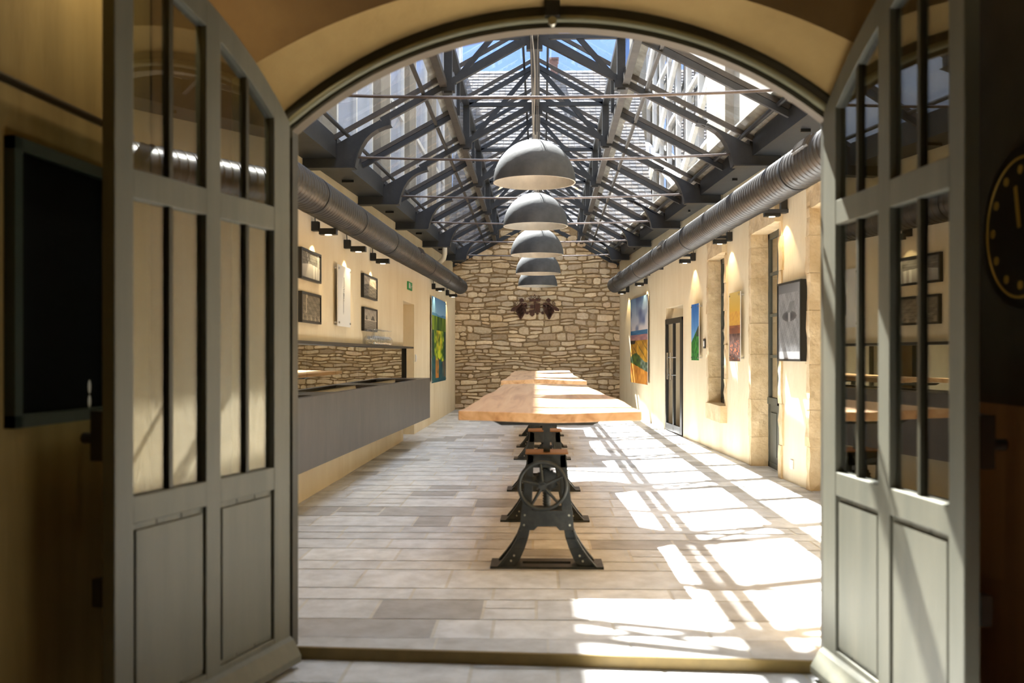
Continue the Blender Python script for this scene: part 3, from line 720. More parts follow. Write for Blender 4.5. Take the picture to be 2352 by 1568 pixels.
# mirror
mz0, mz1 = zt + .002, 1.5
mr = empty('bar_mirror', (XL(10), 10, mz0), 'long black framed mirror on the wall behind the bar counter', 'mirror'); off = mr.location
def mseg(m, a, b, o0, o1, z0, z1):
    q = [(XL(a) + o0, a), (XL(b) + o0, b), (XL(b) + o1, b), (XL(a) + o1, a)]; m.hexa([(x, y, z0) for x, y in q], [(x, y, z1) for x, y in q])
edges = [5.0, 7.2, 9.1, 10.3, 11.5, 12.3, 13.1, 14.93]
for a, b in zip(edges[:-1], edges[1:]):
    m = MB(); mseg(m, a + .003, b - .003, .008, .014, mz0, mz1); m.build('mirror_panel', M_MIRROR, mr, off)
m = MB(); mseg(m, 5.0, 14.97, .002, .008, mz0, mz1); mseg(m, 5.0, 14.97, 0, .16, mz1, mz1 + .028); mseg(m, 14.93, 14.97, .0, .05, mz0, mz1); m.build('mirror_frame', M_BLACK, mr, off)
# upturned wine glasses standing on the mirror ledge
zl = mz1 + .028
def wineglass():
    m = MB(); m.lathe([(.033, 0), (.038, .02), (.041, .05), (.036, .085), (.018, .108), (.005, .118), (.004, .185), (.008, .19), (.034, .194), (.034, .197), (.006, .196)], 20); return m
wg = wineglass().build('wine_glass', M_GLASSWARE, smooth=True)
first = True
ggroup = 'upturned wine glasses on the ledge over the mirror'
for row, xo in enumerate((.045, .115)):
    for k in range(13):
        o = wg if first else wg.copy()
        if not first: col.objects.link(o)
        first = False
        y = 11.85 + k * .098 + row * .03; o.location = (XL(y) + xo, y, zl)
        on = ['first', 'second', 'third', 'fourth', 'fifth', 'sixth', 'seventh', 'eighth', 'ninth', 'tenth', 'eleventh', 'twelfth', 'last'][k]
        tag(o, on + ' upturned wine glass from the entrance, ' + ('wall-side row on the ledge' if row == 0 else 'front row on the ledge'), 'wine glass', ggroup)

# ---------------------------------------------------------------- pictures
def picture(name, side, pxa, pxb, ya_, yb2, label, fn, framed=True, depth=.03, nx=30, nz=60, group=None, zz=None, standoff=False, rim=.008, backmat=None):
    """pxa,pxb: image columns of the near/far... edges; ya_ (top,bottom) rows at pxa"""
    H = HL if side < 0 else HR
    a = H(pxa, ya_[0], depth); a2 = H(pxa, ya_[1], depth); b = H(pxb, yb2[0], depth)
    zt_, zb_ = a.z, a2.z
    p0, p1 = Vector((a.x, a.y, 0)), Vector((b.x, b.y, 0))
    d = (p1 - p0); nrm = Vector((1 if side < 0 else -1, 0, 0)); nrm = (nrm - d.normalized() * nrm.dot(d.normalized())).normalized()
    t = empty(name, (p0.x, p0.y, zb_), label, 'picture', group); off = t.location
    m = MB(); back = nrm * (depth - .002)
    rr = rim if framed else 0
    f0, f1 = p0 + d.normalized() * 0, p1
    def Q(u, z, o=0.): p = p0 + d * u; return (p.x + nrm.x * o, p.y + nrm.y * o, z)
    m2 = MB()
    for i in range(nx):
        for j in range(nz):
            u0, u1 = i / nx, (i + 1) / nx; v0, v1 = j / nz, (j + 1) / nz
            uu, vv = (u0 + u1) / 2, (v0 + v1) / 2
            z0, z1 = zb_ + (zt_ - zb_) * v0, zb_ + (zt_ - zb_) * v1
            # u runs left to right as the visitor sees it
            m2.add([Q(u0, z0), Q(u1, z0), Q(u1, z1), Q(u0, z1)], [(0, 1, 2, 3)], lin([max(0, min(255, c_)) for c_ in fn(uu, vv)]))
    m2.build('print', M_ART, t, off)
    if framed:
        w_ = .022
        L = d.length
        for (u0, u1, z0, z1) in ((-w_ / L, 0, zb_ - w_, zt_ + w_), (1, 1 + w_ / L, zb_ - w_, zt_ + w_), (0, 1, zb_ - w_, zb_), (0, 1, zt_, zt_ + w_)):
            m.hexa([Q(u0, z0, -depth + .002), Q(u1, z0, -depth + .002), Q(u1, z0, .01), Q(u0, z0, .01)], [Q(u0, z1, -depth + .002), Q(u1, z1, -depth + .002), Q(u1, z1, .01), Q(u0, z1, .01)])
        m.hexa([Q(0, zb_, -depth + .002), Q(1, zb_, -depth + .002), Q(1, zb_, -.003), Q(0, zb_, -.003)], [Q(0, zt_, -depth + .002), Q(1, zt_, -depth + .002), Q(1, zt_, -.003), Q(0, zt_, -.003)])
        m.build('picture_frame', M_BLACK, t, off)
    else:
        m.hexa([Q(0, zb_, -.01), Q(1, zb_, -.01), Q(1, zb_, -.001), Q(0, zb_, -.001)], [Q(0, zt_, -.01), Q(1, zt_, -.01), Q(1, zt_, -.001), Q(0, zt_, -.001)]); m.build('backing_board', backmat or M_PAPER, t, off)
        L = d.length; k = .04 / L
        for u, z in ((k, zb_ + .04), (1 - k, zb_ + .04), (k, zt_ - .04), (1 - k, zt_ - .04)):
            s_ = MB(); s_.tube([Q(u, z, -depth), Q(u, z, .012)], .012, 10); s_.build('standoff_stud', M_CHROME, t, off)
    return t
def ns(u, v, s=0):
    return (math.sin(u * 12.9 + s) * math.cos(v * 17.3 + s * 2) + math.sin(u * 31 + v * 23 + s) * .6 + math.sin(u * 57 - v * 71 + s * 3) * .4) / 2
rn = random.Random(99)
LAT = [[rn.random() for _ in range(64)] for _ in range(64)]
def vn(x, y):
    i, j = int(x) % 63, int(y) % 63; fx, fy = x - int(x), y - int(y); fx = fx * fx * (3 - 2 * fx); fy = fy * fy * (3 - 2 * fy)
    return (LAT[i][j] * (1 - fx) + LAT[i + 1][j] * fx) * (1 - fy) + (LAT[i][j + 1] * (1 - fx) + LAT[i + 1][j + 1] * fx) * fy
def tex(u, v, a=9, b=14): return .65 * vn(u * a, v * b) + .35 * vn(u * a * 2.3 + 5, v * b * 2.1 + 9)
def mixc(a, b, t): t = max(0, min(1, t)); return [a[i] + (b[i] - a[i]) * t for i in range(3)]
def a_cellar(u, v):     # pale vat against planks
    g_ = 120 + 18 * ns(u, v) + (-35 if int(v * 9) != int(v * 9 + .12) else 0)
    top = .52 + .04 * math.sin(u * 3.1)
    if v < top - .25 * (u - .5) ** 2: g_ = 205 - 60 * abs(u - .4) - 50 * (1 - v / top) + (40 if .62 < u < .7 or .78 < u < .83 else 0)
    if abs(u - .28 - .25 * (1 - v)) < .015 and v > .5: g_ = 200
    if abs(u - .9) < .02: g_ = 190
    return (g_, g_ * .99, g_ * .96)
def a_glasses(u, v):
    g_ = 118 + 22 * ns(u, v, 2) + (-25 if int(v * 7) != int(v * 7 + .1) else 0)
    if v < .35: g_ += 50 * max(0, math.sin(u * 28)) * (1 - v / .35) + rn.uniform(-15, 15)
    if abs(u - .22 - .05 * v) < .02 and v > .3: g_ = 185
    return (g_, g_ * .93, g_ * .8)
def a_hills(u, v):
    if v > .55 + .08 * math.sin(u * 4): g_ = 175 + 30 * ns(u * .7, v, 1)
    else: g_ = 110 + 30 * ns(u, v * 2, 4) + rn.uniform(-18, 18) * (1 - v)
    return (g_, g_ * .95, g_ * .88)
def a_lake(u, v):
    g_ = 160 + 15 * ns(u, v, 6) if v > .5 else 135 + 20 * ns(u, v * 3, 7)
    if .45 < v < .5: g_ = 200
    if .48 < v < .7 and (abs(u - .2) < .08 * (1 - (v - .48) * 4) or abs(u - .7) < .15 * (1.1 - (v - .48) * 3.4)): g_ = 85
    return (g_, g_ * .94, g_ * .86)
def a_vines(u, v):
    t = tex(u, v, 8, 16)
    if v > .81 + .01 * math.sin(u * 9): return mixc((128, 172, 206), (88, 138, 186), (v - .82) * 5)
    if v > .785: return mixc((60, 110, 150), (90, 150, 190), t)
    if v > .62: return mixc((44, 78, 34), (136, 156, 52), vn(u * 16, v * 5) * 1.2 - .1)
    if v > .24 + .08 * vn(u * 9, 3):
        c_ = mixc((206, 214, 52), (40, 84, 30), abs(u - .45) * 1.7 + (t - .45) * 2.0)
        if abs(u - .5) < .2 and v > .38: c_ = mixc(c_, (182, 128, 50), .75 * vn(u * 7, v * 9))
        if u < .16 or u > .84: c_ = mixc(c_, (14, 52, 56), .75)
        return c_
    c_ = mixc((16, 56, 74), (40, 104, 96), t)
    if .26 < u < .46 and v > .05: c_ = mixc(c_, (196, 126, 50), .4 + t)
    if u > .76 and v > .05: c_ = mixc(c_, (160, 96, 60), vn(u * 20, v * 3))
    return c_
def a_autumn(u, v):      # u: 0 = far edge
    t = tex(u, v)
    if v > .62:
        c_ = mixc((214, 202, 200), (104, 142, 184), (v - .62) * 2.4)
        return mixc(c_, (86, 98, 136), max(0, vn(u * 5, v * 11) - .5) * 2)
    if v > .57: return mixc((74, 124, 160), (34, 84, 124), vn(u * 4, v * 40))
    if v > .5: return mixc((186, 132, 116), (134, 96, 112), vn(u * 6, v * 60))
    if v > .3 + .05 * math.sin(u * 5):
        c_ = mixc((218, 164, 54), (146, 100, 40), t * 1.3 - .1)
        if abs(math.sin(u * 9 + v * 26)) < .16: c_ = mixc(c_, (84, 76, 44), .8)
        if u < .3 and v > .46 + .3 * (u - .15) ** 2: c_ = (52, 48, 46)
        return c_
    if v > .14 + .1 * (1 - u): return mixc((34, 54, 34), (140, 150, 130) if u > .6 else (96, 116, 44), vn(u * 12, v * 30))
    return mixc((166, 98, 36), (224, 156, 66), t * 1.3 - .1)
def a_slope(u, v):
    if v > .32 + .3 * u:
        return mixc((120, 170, 220), (30, 90, 170), (v - .3) * 1.3 + .15 * ns(u * .5, v * .4, 2))
    if u > .62 and v > .42: return (50, 66, 50)
    return mixc((74, 156, 56), (20, 74, 34), tex(u, v, 7, 20) * 1.2 - .1)
def a_sunset(u, v):
    if v > .72: return mixc((206, 164, 70), (200, 176, 110), (v - .72) * 3)
    if v > .52: return mixc((214, 166, 74), (196, 140, 70), abs(ns(u * .4, v, 2)))
    if v > .4: return mixc((164, 100, 62), (112, 72, 60), vn(u * 3, v * 36))
    c_ = mixc((64, 44, 40), (124, 96, 84), tex(u, v, 10, 26))
    if v < .3 and vn(u * 17, v * 50) > .78: c_ = (178, 100, 66)
    return c_
def a_mono(u, v):
    g_ = 128 + 16 * ns(u, v, 5) + rn.uniform(-6, 6)
    if v > .88: g_ = 96 + 30 * u
    if v < .1: g_ = 168 + 10 * ns(u, v)
    dd = ((u - .5) / .32) ** 2 + ((v - .57) / .07) ** 2
    if dd < 1: g_ = 62 + 30 * dd
    if ((u - .5) / .06) ** 2 + ((v - .56) / .075) ** 2 < 1: g_ = 140
    if .62 < v < .76 and abs(u - .5 - (v - .62)) < .1: g_ = 112 + 12 * ns(u, v, 9)
    return (g_, g_, g_ * 1.01)
G1 = 'small dark framed monochrome pictures above the bar'
picture('framed_picture', -1, 692, 735, (572, 633), (590, 646), 'framed monochrome picture of a pale vat, upper one beside the entrance', a_cellar, group=G1)
picture('framed_picture', -1, 693, 735, (673, 734), (680, 739), 'framed sepia picture of glasses against planks, below the pale vat picture', a_glasses, group=G1)
picture('framed_picture', -1, 835, 865, (631, 678), (640, 685), 'framed sepia picture of cloudy hills above the lake picture', a_hills, group=G1)
picture('framed_picture', -1, 836, 865, (708, 755), (714, 758), 'framed sepia picture of a lake shore with trees', a_lake, group=G1)
def a_white(u, v):
    x = .45 + .1 * (v - .5)
    if .12 < v < .82 and abs(u - x) < .012 + .03 * rn.random() * math.sin((v - .1) * 4) ** 2: return (120, 122, 124)
    if .62 < v < .98 and abs(u - .6) < .02 and rn.random() < .02: return (110, 110, 110)
    return (224, 224, 222)
tw = picture('map_panel', -1, 776, 805, (606, 748), (612, 753), 'tall white printed panel with a thin river-like line, above the bar', a_white, framed=False, depth=.05, nx=24, nz=110)
def text(body, parent, loc, size, mt, d, nrm, name='lettering'):
    cu = bpy.data.curves.new(name, 'FONT'); cu.body = body; cu.size = size; cu.extrude = .0004; cu.materials.append(mt)
    o = bpy.data.objects.new(name, cu); col.objects.link(o); o.parent = parent
    xax = Vector(d).normalized(); zax = Vector(nrm).normalized(); yax = zax.cross(xax)
    M = Matrix((xax, yax, zax)).transposed().to_4x4(); M.translation = Vector(loc); o.matrix_local = M
    return o
vl = picture('landscape_panel', -1, 992, 1024, (679, 880), (686, 876), 'tall colour panel of green vines under blue sky, beside the rubble wall', a_vines, framed=False, depth=.04, nx=36, nz=120, backmat=M_PAPER)
G2 = 'frameless colour panels on the doorway wall'
picture('landscape_panel', 1, 1448.4, 1487.4, (689, 877), (677, 880), 'large autumn vineyard panel under a cloudy sky, beside the rubble wall', a_autumn, framed=False, depth=.045, nx=40, nz=120, group=G2)
picture('landscape_panel', 1, 1588, 1605, (700, 827), (695, 827), 'blue sky and green hillside panel right of the glass door', a_slope, framed=False, depth=.06, nx=30, nz=90, group=G2)
picture('landscape_panel', 1, 1675, 1700, (674, 829), (665, 829), 'orange sunset panel between the stone window and the tall door', a_sunset, framed=False, depth=.06, nx=30, nz=100, group=G2)
picture('framed_picture', 1, 1788, 1839, (657, 824), (646, 825), 'black framed grey monochrome picture between the two stone doorways', a_mono, framed=True, depth=.06, nx=40, nz=110)

# ---------------------------------------------------------------- wall spotlights
def wall_spot(side, px, y0_, y1_, label, power=8):
    H = HL if side < 0 else HR
    a = H(px, y0_); b = H(px, y1_); s = 1 if side < 0 else -1
    t = empty('wall_spotlight', (a.x, a.y, b.z), label, 'wall light', 'black wall spotlights over the pictures'); off = t.location
    hgt = min(.2, a.z - b.z); zt_ = b.z + hgt
    m = MB(); m.box(min(a.x, a.x + s * .07), max(a.x, a.x + s * .07), a.y - .04, a.y + .04, b.z, zt_); m.tube([(a.x + s * .03, a.y, zt_), (a.x + s * .02, a.y, zt_ + .14)], .006, 6); m.build('wall_bracket', M_BLACK, t, off, bevel=.003)
    hx = a.x + s * .16; hz = b.z - .035
    h = MB(); h.box(hx - .085, hx + .085, a.y - .045, a.y + .045, hz, hz + .06); h.tube([(a.x + s * .06, a.y, hz + .05), (a.x + s * .09, a.y, hz + .04)], .015, 8)
    ho = h.build('lamp_head', M_BLACK, t, off, bevel=.003)
    MB().tube([(hx, a.y, hz - .003), (hx, a.y, hz + .001)], .034, 16).build('lens', M_LAMPGLOW, ho, off)
    L = bpy.data.lights.new('spot', 'SPOT'); L.energy = power; L.color = (1, .78, .42); L.spot_size = math.radians(84); L.spot_blend = .25; L.shadow_soft_size = .015
    lo = bpy.data.objects.new('spot_beam', L); col.objects.link(lo); lo.parent = t; lo.location = Vector((hx - s * .0, a.y, hz - .012)) - t.location
    dirv = Vector((-s * .34, 0, -1)).normalized(); lo.rotation_euler = (-dirv).to_track_quat('Z', 'Y').to_euler()
for px, a, b, l_ in ((717, 509, 531, 'over the pale vat picture'), (791, 551, 571, 'over the white printed panel'), (851, 581, 599, 'over the cloudy hills picture'), (992, 651, 664, 'over the green vine panel, farther from the rubble wall'), (1024, 666, 678, 'over the green vine panel, closer to the rubble wall')):
    wall_spot(-1, px, a, b, 'small black wall spotlight ' + l_)
for px, a, b, l_ in ((1807, 458, 490, 'over the grey monochrome picture'), (1681, 533, 554, 'over the sunset panel'), (1597, 581, 599, 'over the blue sky and hillside panel'), (1487, 640, 652, 'over the autumn vineyard panel, closer to the glass door'), (1445, 655, 671, 'over the autumn vineyard panel, closer to the rubble wall')):
    wall_spot(1, px, a, b, 'small black wall spotlight ' + l_)

# ---------------------------------------------------------------- small wall fittings
def exit_sign(p, d, nrm, label, wdt, hgt):
    t = empty('exit_sign', p, label, 'sign', 'green exit signs'); d = Vector(d).normalized(); n_ = Vector(nrm).normalized()
    def q(u, v, o): w_ = d * u + n_ * o; return (w_.x, w_.y, v)
    m = MB(); m.hexa([q(0, 0, 0), q(wdt, 0, 0), q(wdt, 0, .02), q(0, 0, .02)], [q(0, hgt, 0), q(wdt, hgt, 0), q(wdt, hgt, .02), q(0, hgt, .02)]); m.build('sign_plate', M_GREEN, t)
    g_ = MB()
    def poly(pts): g_.add([q(a * wdt, b * hgt, .0215) for a, b in pts], [tuple(range(len(pts)))])
    poly([(.12, .2), (.38, .2), (.38, .85), (.12, .85)]); poly([(.5, .68), (.58, .68), (.58, .82), (.5, .82)])
    poly([(.48, .4), (.6, .4), (.62, .66), (.5, .66)]); poly([(.44, .18), (.5, .18), (.58, .42), (.5, .42)]); poly([(.56, .42), (.68, .36), (.72, .2), (.76, .22), (.72, .42), (.6, .48)])
    poly([(.78, .5), (.92, .5), (.92, .58), (.78, .58)])
    g_.build('pictogram', M_WHITE, t)
a = HL(935, 651); b = HL(941.5, 667); zc = b.z
exit_sign((a.x, a.y, zc), (LA1, 1, 0), (1, -LA1, 0), 'small green exit sign over the plastered doorway niche', .42, .13)
a = HR(1886, 440, .0); exit_sign((a.x, a.y, a.z), (.0655, -1, 0), (-1, -.0655, 0), 'green exit sign high beside the folded grey door, under the sunlit duct', .42, .2)
def plate(side, px, py, w_, h_, mt, name, label, cat, knobs=1):
    p = (HL if side < 0 else HR)(px, py); s = 1 if side < 0 else -1
    t = empty(name, p, label, cat); m = MB(); m.box(min(0, s * .014), max(0, s * .014), -w_ / 2, w_ / 2, -h_ / 2, h_ / 2); m.build('cover_plate', mt, t, bevel=.003)
    m = MB(); m.box(min(s * .014, s * .02), max(s * .014, s * .02), -w_ / 3.4, w_ / 3.4, -h_ / 3.4, h_ / 3.4); m.build('rocker', M_PAPER if mt is M_BLACK else M_WHITE, t)
plate(-1, 954, 822, .1, .12, M_PAPER, 'light_switch', 'white light switch beside the plastered niche', 'light switch')
plate(1, 1619, 789, .14, .14, M_BLACK, 'wall_switch', 'small black and white wall switch left of the stone window', 'light switch')
plate(1, 1820, 1066, .1, .1, M_PAPER, 'power_socket', 'white power socket low on the sunlit plaster', 'socket')
p = HL(1003, 600); t = empty('drain_pipe', (p.x, p.y, p.z), 'short white drain pipe elbow above the dark duct', 'pipe')
MB().tube([(-.02, 0, -.32), (.0, 0, -.15), (.06, 0, -.02), (.14, 0, .05), (.16, 0, .15), (.16, 0, ZB + .12 - p.z)], .05, 14).build('pipe_elbow', M_WHITEPVC, t, smooth=True)

# ---------------------------------------------------------------- rusted iron emblem on the rubble wall
em = empty('iron_emblem', P(1231, 705, YW - .08), 'rusted iron emblem with crown and grape bunches on the rubble wall', 'wall emblem'); s_ = (YW) / F
def epx(x, y): return ((x - 1180) / 13.83 * s_, -(y - 720) / 13.83 * s_)     # crop pixels of the emblem to metres
def eplate(name, polys, circles=(), rings=()):
    m = MB()
    for pl in polys: m.prism([epx(*q) for q in pl], 'y', -.006, .006)
    for cx, cy, r_c in circles:
        x, z = epx(cx, cy); rr = r_c / 13.83 * s_; m.tube([(x, -.012, z), (x, .01, z)], rr, 14)
    for cx, cy, r_c in rings:
        x, z = epx(cx, cy); rr = r_c / 13.83 * s_; m.tube([(x + rr * math.cos(a_ * math.pi / 8), 0, z + rr * math.sin(a_ * math.pi / 8)) for a_ in range(17)], .006, 6, False)
    m.build(name, M_RUST, em)
eplate('crown', [[(960, 540), (1320, 540), (1310, 490), (1360, 430), (1290, 450), (1250, 470), (1200, 430), (1140, 470), (1090, 430), (1040, 470), (990, 450), (920, 425), (980, 490)]], [(1140, 330, 16), (1020, 365, 14), (1270, 365, 14)], [(1140, 385, 34), (1022, 402, 30), (1265, 402, 30)])
rg = random.Random(4)
for nm, sx in (('grape_bunch', 1), ('grape_bunch', -1)):
    fx = lambda x: 1150 - sx * (1150 - x)
    circ = []
    for row in range(8):
        wdt = [2, 3.4, 4.4, 4.4, 3.6, 2.8, 2, 1][row]; n_ = max(1, round(wdt * 1.2))
        for k in range(n_): circ.append((fx(700 + (k - (n_ - 1) / 2) * 62 + rg.uniform(-8, 8)), 690 + row * 54, 42))
    circ += [(fx(840), 640, 60), (fx(870), 700, 40), (fx(740), 640, 50)]
    eplate(nm, [[(fx(380), 850), (fx(400), 770), (fx(470), 720), (fx(560), 700), (fx(620), 740), (fx(560), 800), (fx(500), 840)], [(fx(650), 480), (fx(720), 435), (fx(800), 480), (fx(790), 540), (fx(710), 570), (fx(655), 540)],
        [(fx(860), 900), (fx(920), 850), (fx(960), 910), (fx(930), 950), (fx(860), 950)], [(fx(560), 700), (fx(700), 560), (fx(715), 575), (fx(590), 720)], [(fx(600), 900), (fx(640), 1040), (fx(690), 1090), (fx(750), 1040), (fx(760), 900)]], circ, [(fx(560), 590, 40), (fx(520), 630, 26)])
eplate('shield', [[(1150, 600), (1315, 600), (1315, 880), (1230, 900), (1150, 880)], [(970, 820), (1140, 800), (1140, 960), (1060, 1025), (980, 960)], [(1000, 650), (1110, 650), (1110, 770), (1000, 770)], [(1120, 560), (1145, 560), (1145, 820), (1120, 820)], [(880, 775), (1000, 790), (1000, 800), (880, 785)], [(1180, 900), (1280, 900), (1260, 950), (1200, 950)], [(1130, 540), (1170, 540), (1190, 600), (1150, 600)]])
m = MB()
for x in (-.3, 0, .3): m.tube([(x, 0, 0), (x, .085, 0)], .008, 6)
m.build('fixing_pin', M_RUST, em)

# ---------------------------------------------------------------- entrance arch wall
def profile(half, R_, cz, n=40, zbot=ZN, foot=None):
    zs = cz + math.sqrt(R_ * R_ - half * half); a0 = math.asin(half / R_)
    pts = [(-half, zbot), (-half, zbot + (zs - zbot) * .35), (-half, zbot + (zs - zbot) * .7)]
    pts += [(R_ * math.sin(-a0 + 2 * a0 * k / n), cz + R_ * math.cos(-a0 + 2 * a0 * k / n)) for k in range(n + 1)]
    pts += [(half, zbot + (zs - zbot) * .7), (half, zbot + (zs - zbot) * .35), (half, zbot)]
    return pts
P_near = profile(1.46, 2.725, .366); P_fo = profile(1.335, 2.02, 1.01); P_fi = profile(1.245, 1.93, 1.0); P_st = profile(1.283, 1.983, 1.006)
def strip(mb, pa, ya, pb, yb3):
    n = len(pa); vs = [W(x, ya, z) for x, z in pa] + [W(x, yb3, z) for x, z in pb]
    mb.add(vs, [(i, i + 1, n + i + 1, n + i) for i in range(n - 1)])
def outer(pa, big):      # radial projection of the profile on a big rectangle
    out = []; n = len(pa)
    for i, (x, z) in enumerate(pa):
        if i < 3: out.append((-big[0], z if i < 2 else z))
        elif i >= n - 3: out.append((big[0], z))
        else:
            a = (i - 3) / (n - 7); ang = math.pi * (1 - a); dx, dz = math.cos(ang), math.sin(ang)
            z0 = pa[2][1]; k = min(big[0] / max(1e-6, abs(dx)), (big[1] - z0) / max(1e-6, dz)); out.append((dx * k, z0 + dz * k))
    return out
mb = MB(); strip(mb, P_near, -.27, outer(P_near, (2.6, 4.2)), -.27); wn = mb.build('wall_front', mat('shaded_front_plaster', (110, 82, 42), .9, c2=(122, 94, 52), scale=3))  # darker copy of the arch plaster, the wall's shade put into its colour
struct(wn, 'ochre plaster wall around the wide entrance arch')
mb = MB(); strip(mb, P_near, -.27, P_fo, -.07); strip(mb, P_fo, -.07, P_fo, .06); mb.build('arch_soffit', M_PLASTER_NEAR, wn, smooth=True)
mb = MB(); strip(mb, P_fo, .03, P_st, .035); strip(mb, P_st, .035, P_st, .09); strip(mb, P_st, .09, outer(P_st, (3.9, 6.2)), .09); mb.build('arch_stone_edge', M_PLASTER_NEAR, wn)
mb = MB()
def ring(mb, pa, pb, y0_, y1_):
    strip(mb, pa, y0_, pb, y0_); strip(mb, pa, y1_, pb, y1_); strip(mb, pa, y0_, pa, y1_); strip(mb, pb, y0_, pb, y1_)
ring(mb, P_fo, P_fi, -.055, .03)
df = struct(mb.build('trim_8', M_FRAMEP, smooth=30), 'dark olive painted arched timber frame of the entrance')
mb = MB(); pm = profile(1.285, 1.965, 1.005); mb.tube([W(x, -.06, z) for x, z in pm], .017, 8); mb.build('frame_bead', mat('olive_bead', (142, 138, 108), .45), df, smooth=True)
t = empty('door_bolt', W(0, -.06, 3.0), 'small black bolt keeper at the crown of the arch', 'door bolt')
MB().box(-.035, .035, -.05, .02, -.03, .09).build('keeper', M_BLACK, t); MB().tube([(0, -.055, -.055), (0, -.02, -.055)], .02, 12).tube([(0, -.03, -.05), (0, -.03, 0)], .01, 8).build('catch', M_BOLT, t)

# door leaves
def leaf(name, hinge, dirx, label, side, muntin_w=.022):
    ang = math.atan2(dirx[1], dirx[0]); th = .055; Lw = 1.185
    t = empty(name, (hinge[0], hinge[1], 0), label, 'door', kind='structure', rot=ang)
    def zt(a): return 1.015 + math.sqrt(1.945 ** 2 - (1.245 - min(a, 1.24)) ** 2) - .01
    def vstile(m, a0, a1, z0, cut=0.):
        n = 4; poly = [(a0, z0), (a1, z0)] + [(a1 + (a0 - a1) * k / n, zt(a1 + (a0 - a1) * k / n) - cut) for k in range(n + 1)]
        m.prism(poly, 'y', -th / 2, th / 2)
    z0 = -.045; f = MB()
    vstile(f, 0, .137, z0); vstile(f, 1.085, Lw, z0); vstile(f, .55, .65, z0, .02)
    n = 24; cu = [(.05 + (1.14 - .05) * k / n) for k in range(n + 1)]
    f.prism([(a, zt(a)) for a in cu] + [(a, zt(a) - .115) for a in cu[::-1]], 'y', -th / 2 + .001, th / 2 - .001)
    for a, b in ((.137, .55), (.645, 1.085)):
        for za, zb2 in ((1.972, 2.08), (.782, .885), (z0, .1)): f.box(a - .002, b + .002, -th / 2 + .001, th / 2 - .001, za, zb2)
    f.build('door_frame', M_DOOR, t, bevel=.004)
    for a, b in ((.137, .55), (.645, 1.085)):
        mid = (a + b) / 2 - .005
        mm = MB(); mm.box(mid - muntin_w / 2, mid + muntin_w / 2, -.018, .018, .885, 1.972); mm.build('glazing_bar', M_FRAMEP, t)
        mm = MB(); mm.box(mid - muntin_w / 2, mid + muntin_w / 2, -.018, .018, 2.08, zt(mid) - .1); mm.build('glazing_bar', M_FRAMEP, t)
        g_ = MB(); g_.box(a - .005, b + .005, -.003, .003, .88, 1.98); g_.build('pane', M_DOORGLASS, t)
        k_ = 8; top = [(a + (b - a) * k / k_, zt(a + (b - a) * k / k_) - .11) for k in range(k_ + 1)]
        g_ = MB(); g_.prism([(a, 2.075), (b, 2.075)] + top[::-1], 'y', -.003, .003); g_.build('pane', M_DOORGLASS, t)
        p_ = MB(); np_ = 3
        for k in range(np_):
            x0 = a + (b - a) * k / np_; x1 = a + (b - a) * (k + 1) / np_
            p_.box(x0 + .0015, x1 - .0015, -.012, .012, .09, .79)
        p_.box(a + .02, b - .02, -.022, .022, .12, .757)
        p_.build('door_panel', M_DOOR, t, bevel=.003)
    wb = MB(); prof = [(0, .0), (0, .115), (.02, .10), (.06, .03), (.06, .0)]
    s = side
    wb.prism([(s * (th / 2 + a), z0 + .005 + z) for a, z in prof], 'x', .0, 1.17); wb.build('weatherboard', M_DOOR, t)
    for z in (.35, 1.4, 2.25):
        hb = MB(); hb.tube([(-.008, s * (-th / 2 - .004), z - .05), (-.008, s * (-th / 2 - .004), z + .05)], .011, 10); hb.build('hinge', M_BLACK, t)
    lk = MB(); lk.box(1.1, 1.18, -s * (th / 2 + .055), -s * (th / 2), 1.02, 1.2); lk.tube([(1.16, -s * (th / 2 + .055), 1.1), (1.16, -s * (th / 2 + .1), 1.1)], .02, 10); lk.build('lock_case', M_BLACK, t)
    lk = MB(); lk.box(1.13, 1.19, -s * (th / 2 + .04), -s * (th / 2), .5, .6); lk.build('bolt_handle', M_BLACK, t)
    return t
leaf('door_1', (-1.195, 4.5), (-.278, -.96), 'grey-green arched glazed door leaf folded back beside the framed dark board', 1)
leaf('door_2', (1.325, 4.395), (.098, -.998), 'grey-green arched glazed door leaf with a sunlit lower panel, beside the round dial', -1)

# ---------------------------------------------------------------- vestibule
def VL(y): return -1.797 + .07 * (y - 3.95)
def VR(y): return 1.885 - .0 * (y - 3.95)
mb = MB(); q = [(VL(-1.2), -1.2), (VL(4.33), 4.33), (VL(4.33) - .2, 4.33), (VL(-1.2) - .2, -1.2)]
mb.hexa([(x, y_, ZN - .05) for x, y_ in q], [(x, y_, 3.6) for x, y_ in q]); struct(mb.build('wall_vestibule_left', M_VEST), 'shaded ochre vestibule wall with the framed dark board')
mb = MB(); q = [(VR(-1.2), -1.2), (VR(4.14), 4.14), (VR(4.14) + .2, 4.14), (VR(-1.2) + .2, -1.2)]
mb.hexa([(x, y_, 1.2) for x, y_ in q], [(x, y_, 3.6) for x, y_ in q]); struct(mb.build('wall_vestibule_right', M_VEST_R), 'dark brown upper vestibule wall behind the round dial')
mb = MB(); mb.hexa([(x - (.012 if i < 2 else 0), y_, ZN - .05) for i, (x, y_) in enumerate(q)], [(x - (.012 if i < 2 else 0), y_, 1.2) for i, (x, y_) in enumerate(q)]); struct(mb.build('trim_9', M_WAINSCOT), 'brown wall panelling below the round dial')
mb = MB(); mb.box(-2.6, 2.6, -1.2, 4.1, 3.45, 3.6); struct(mb.build('ceiling_vestibule', M_VEST), 'shaded vestibule ceiling')
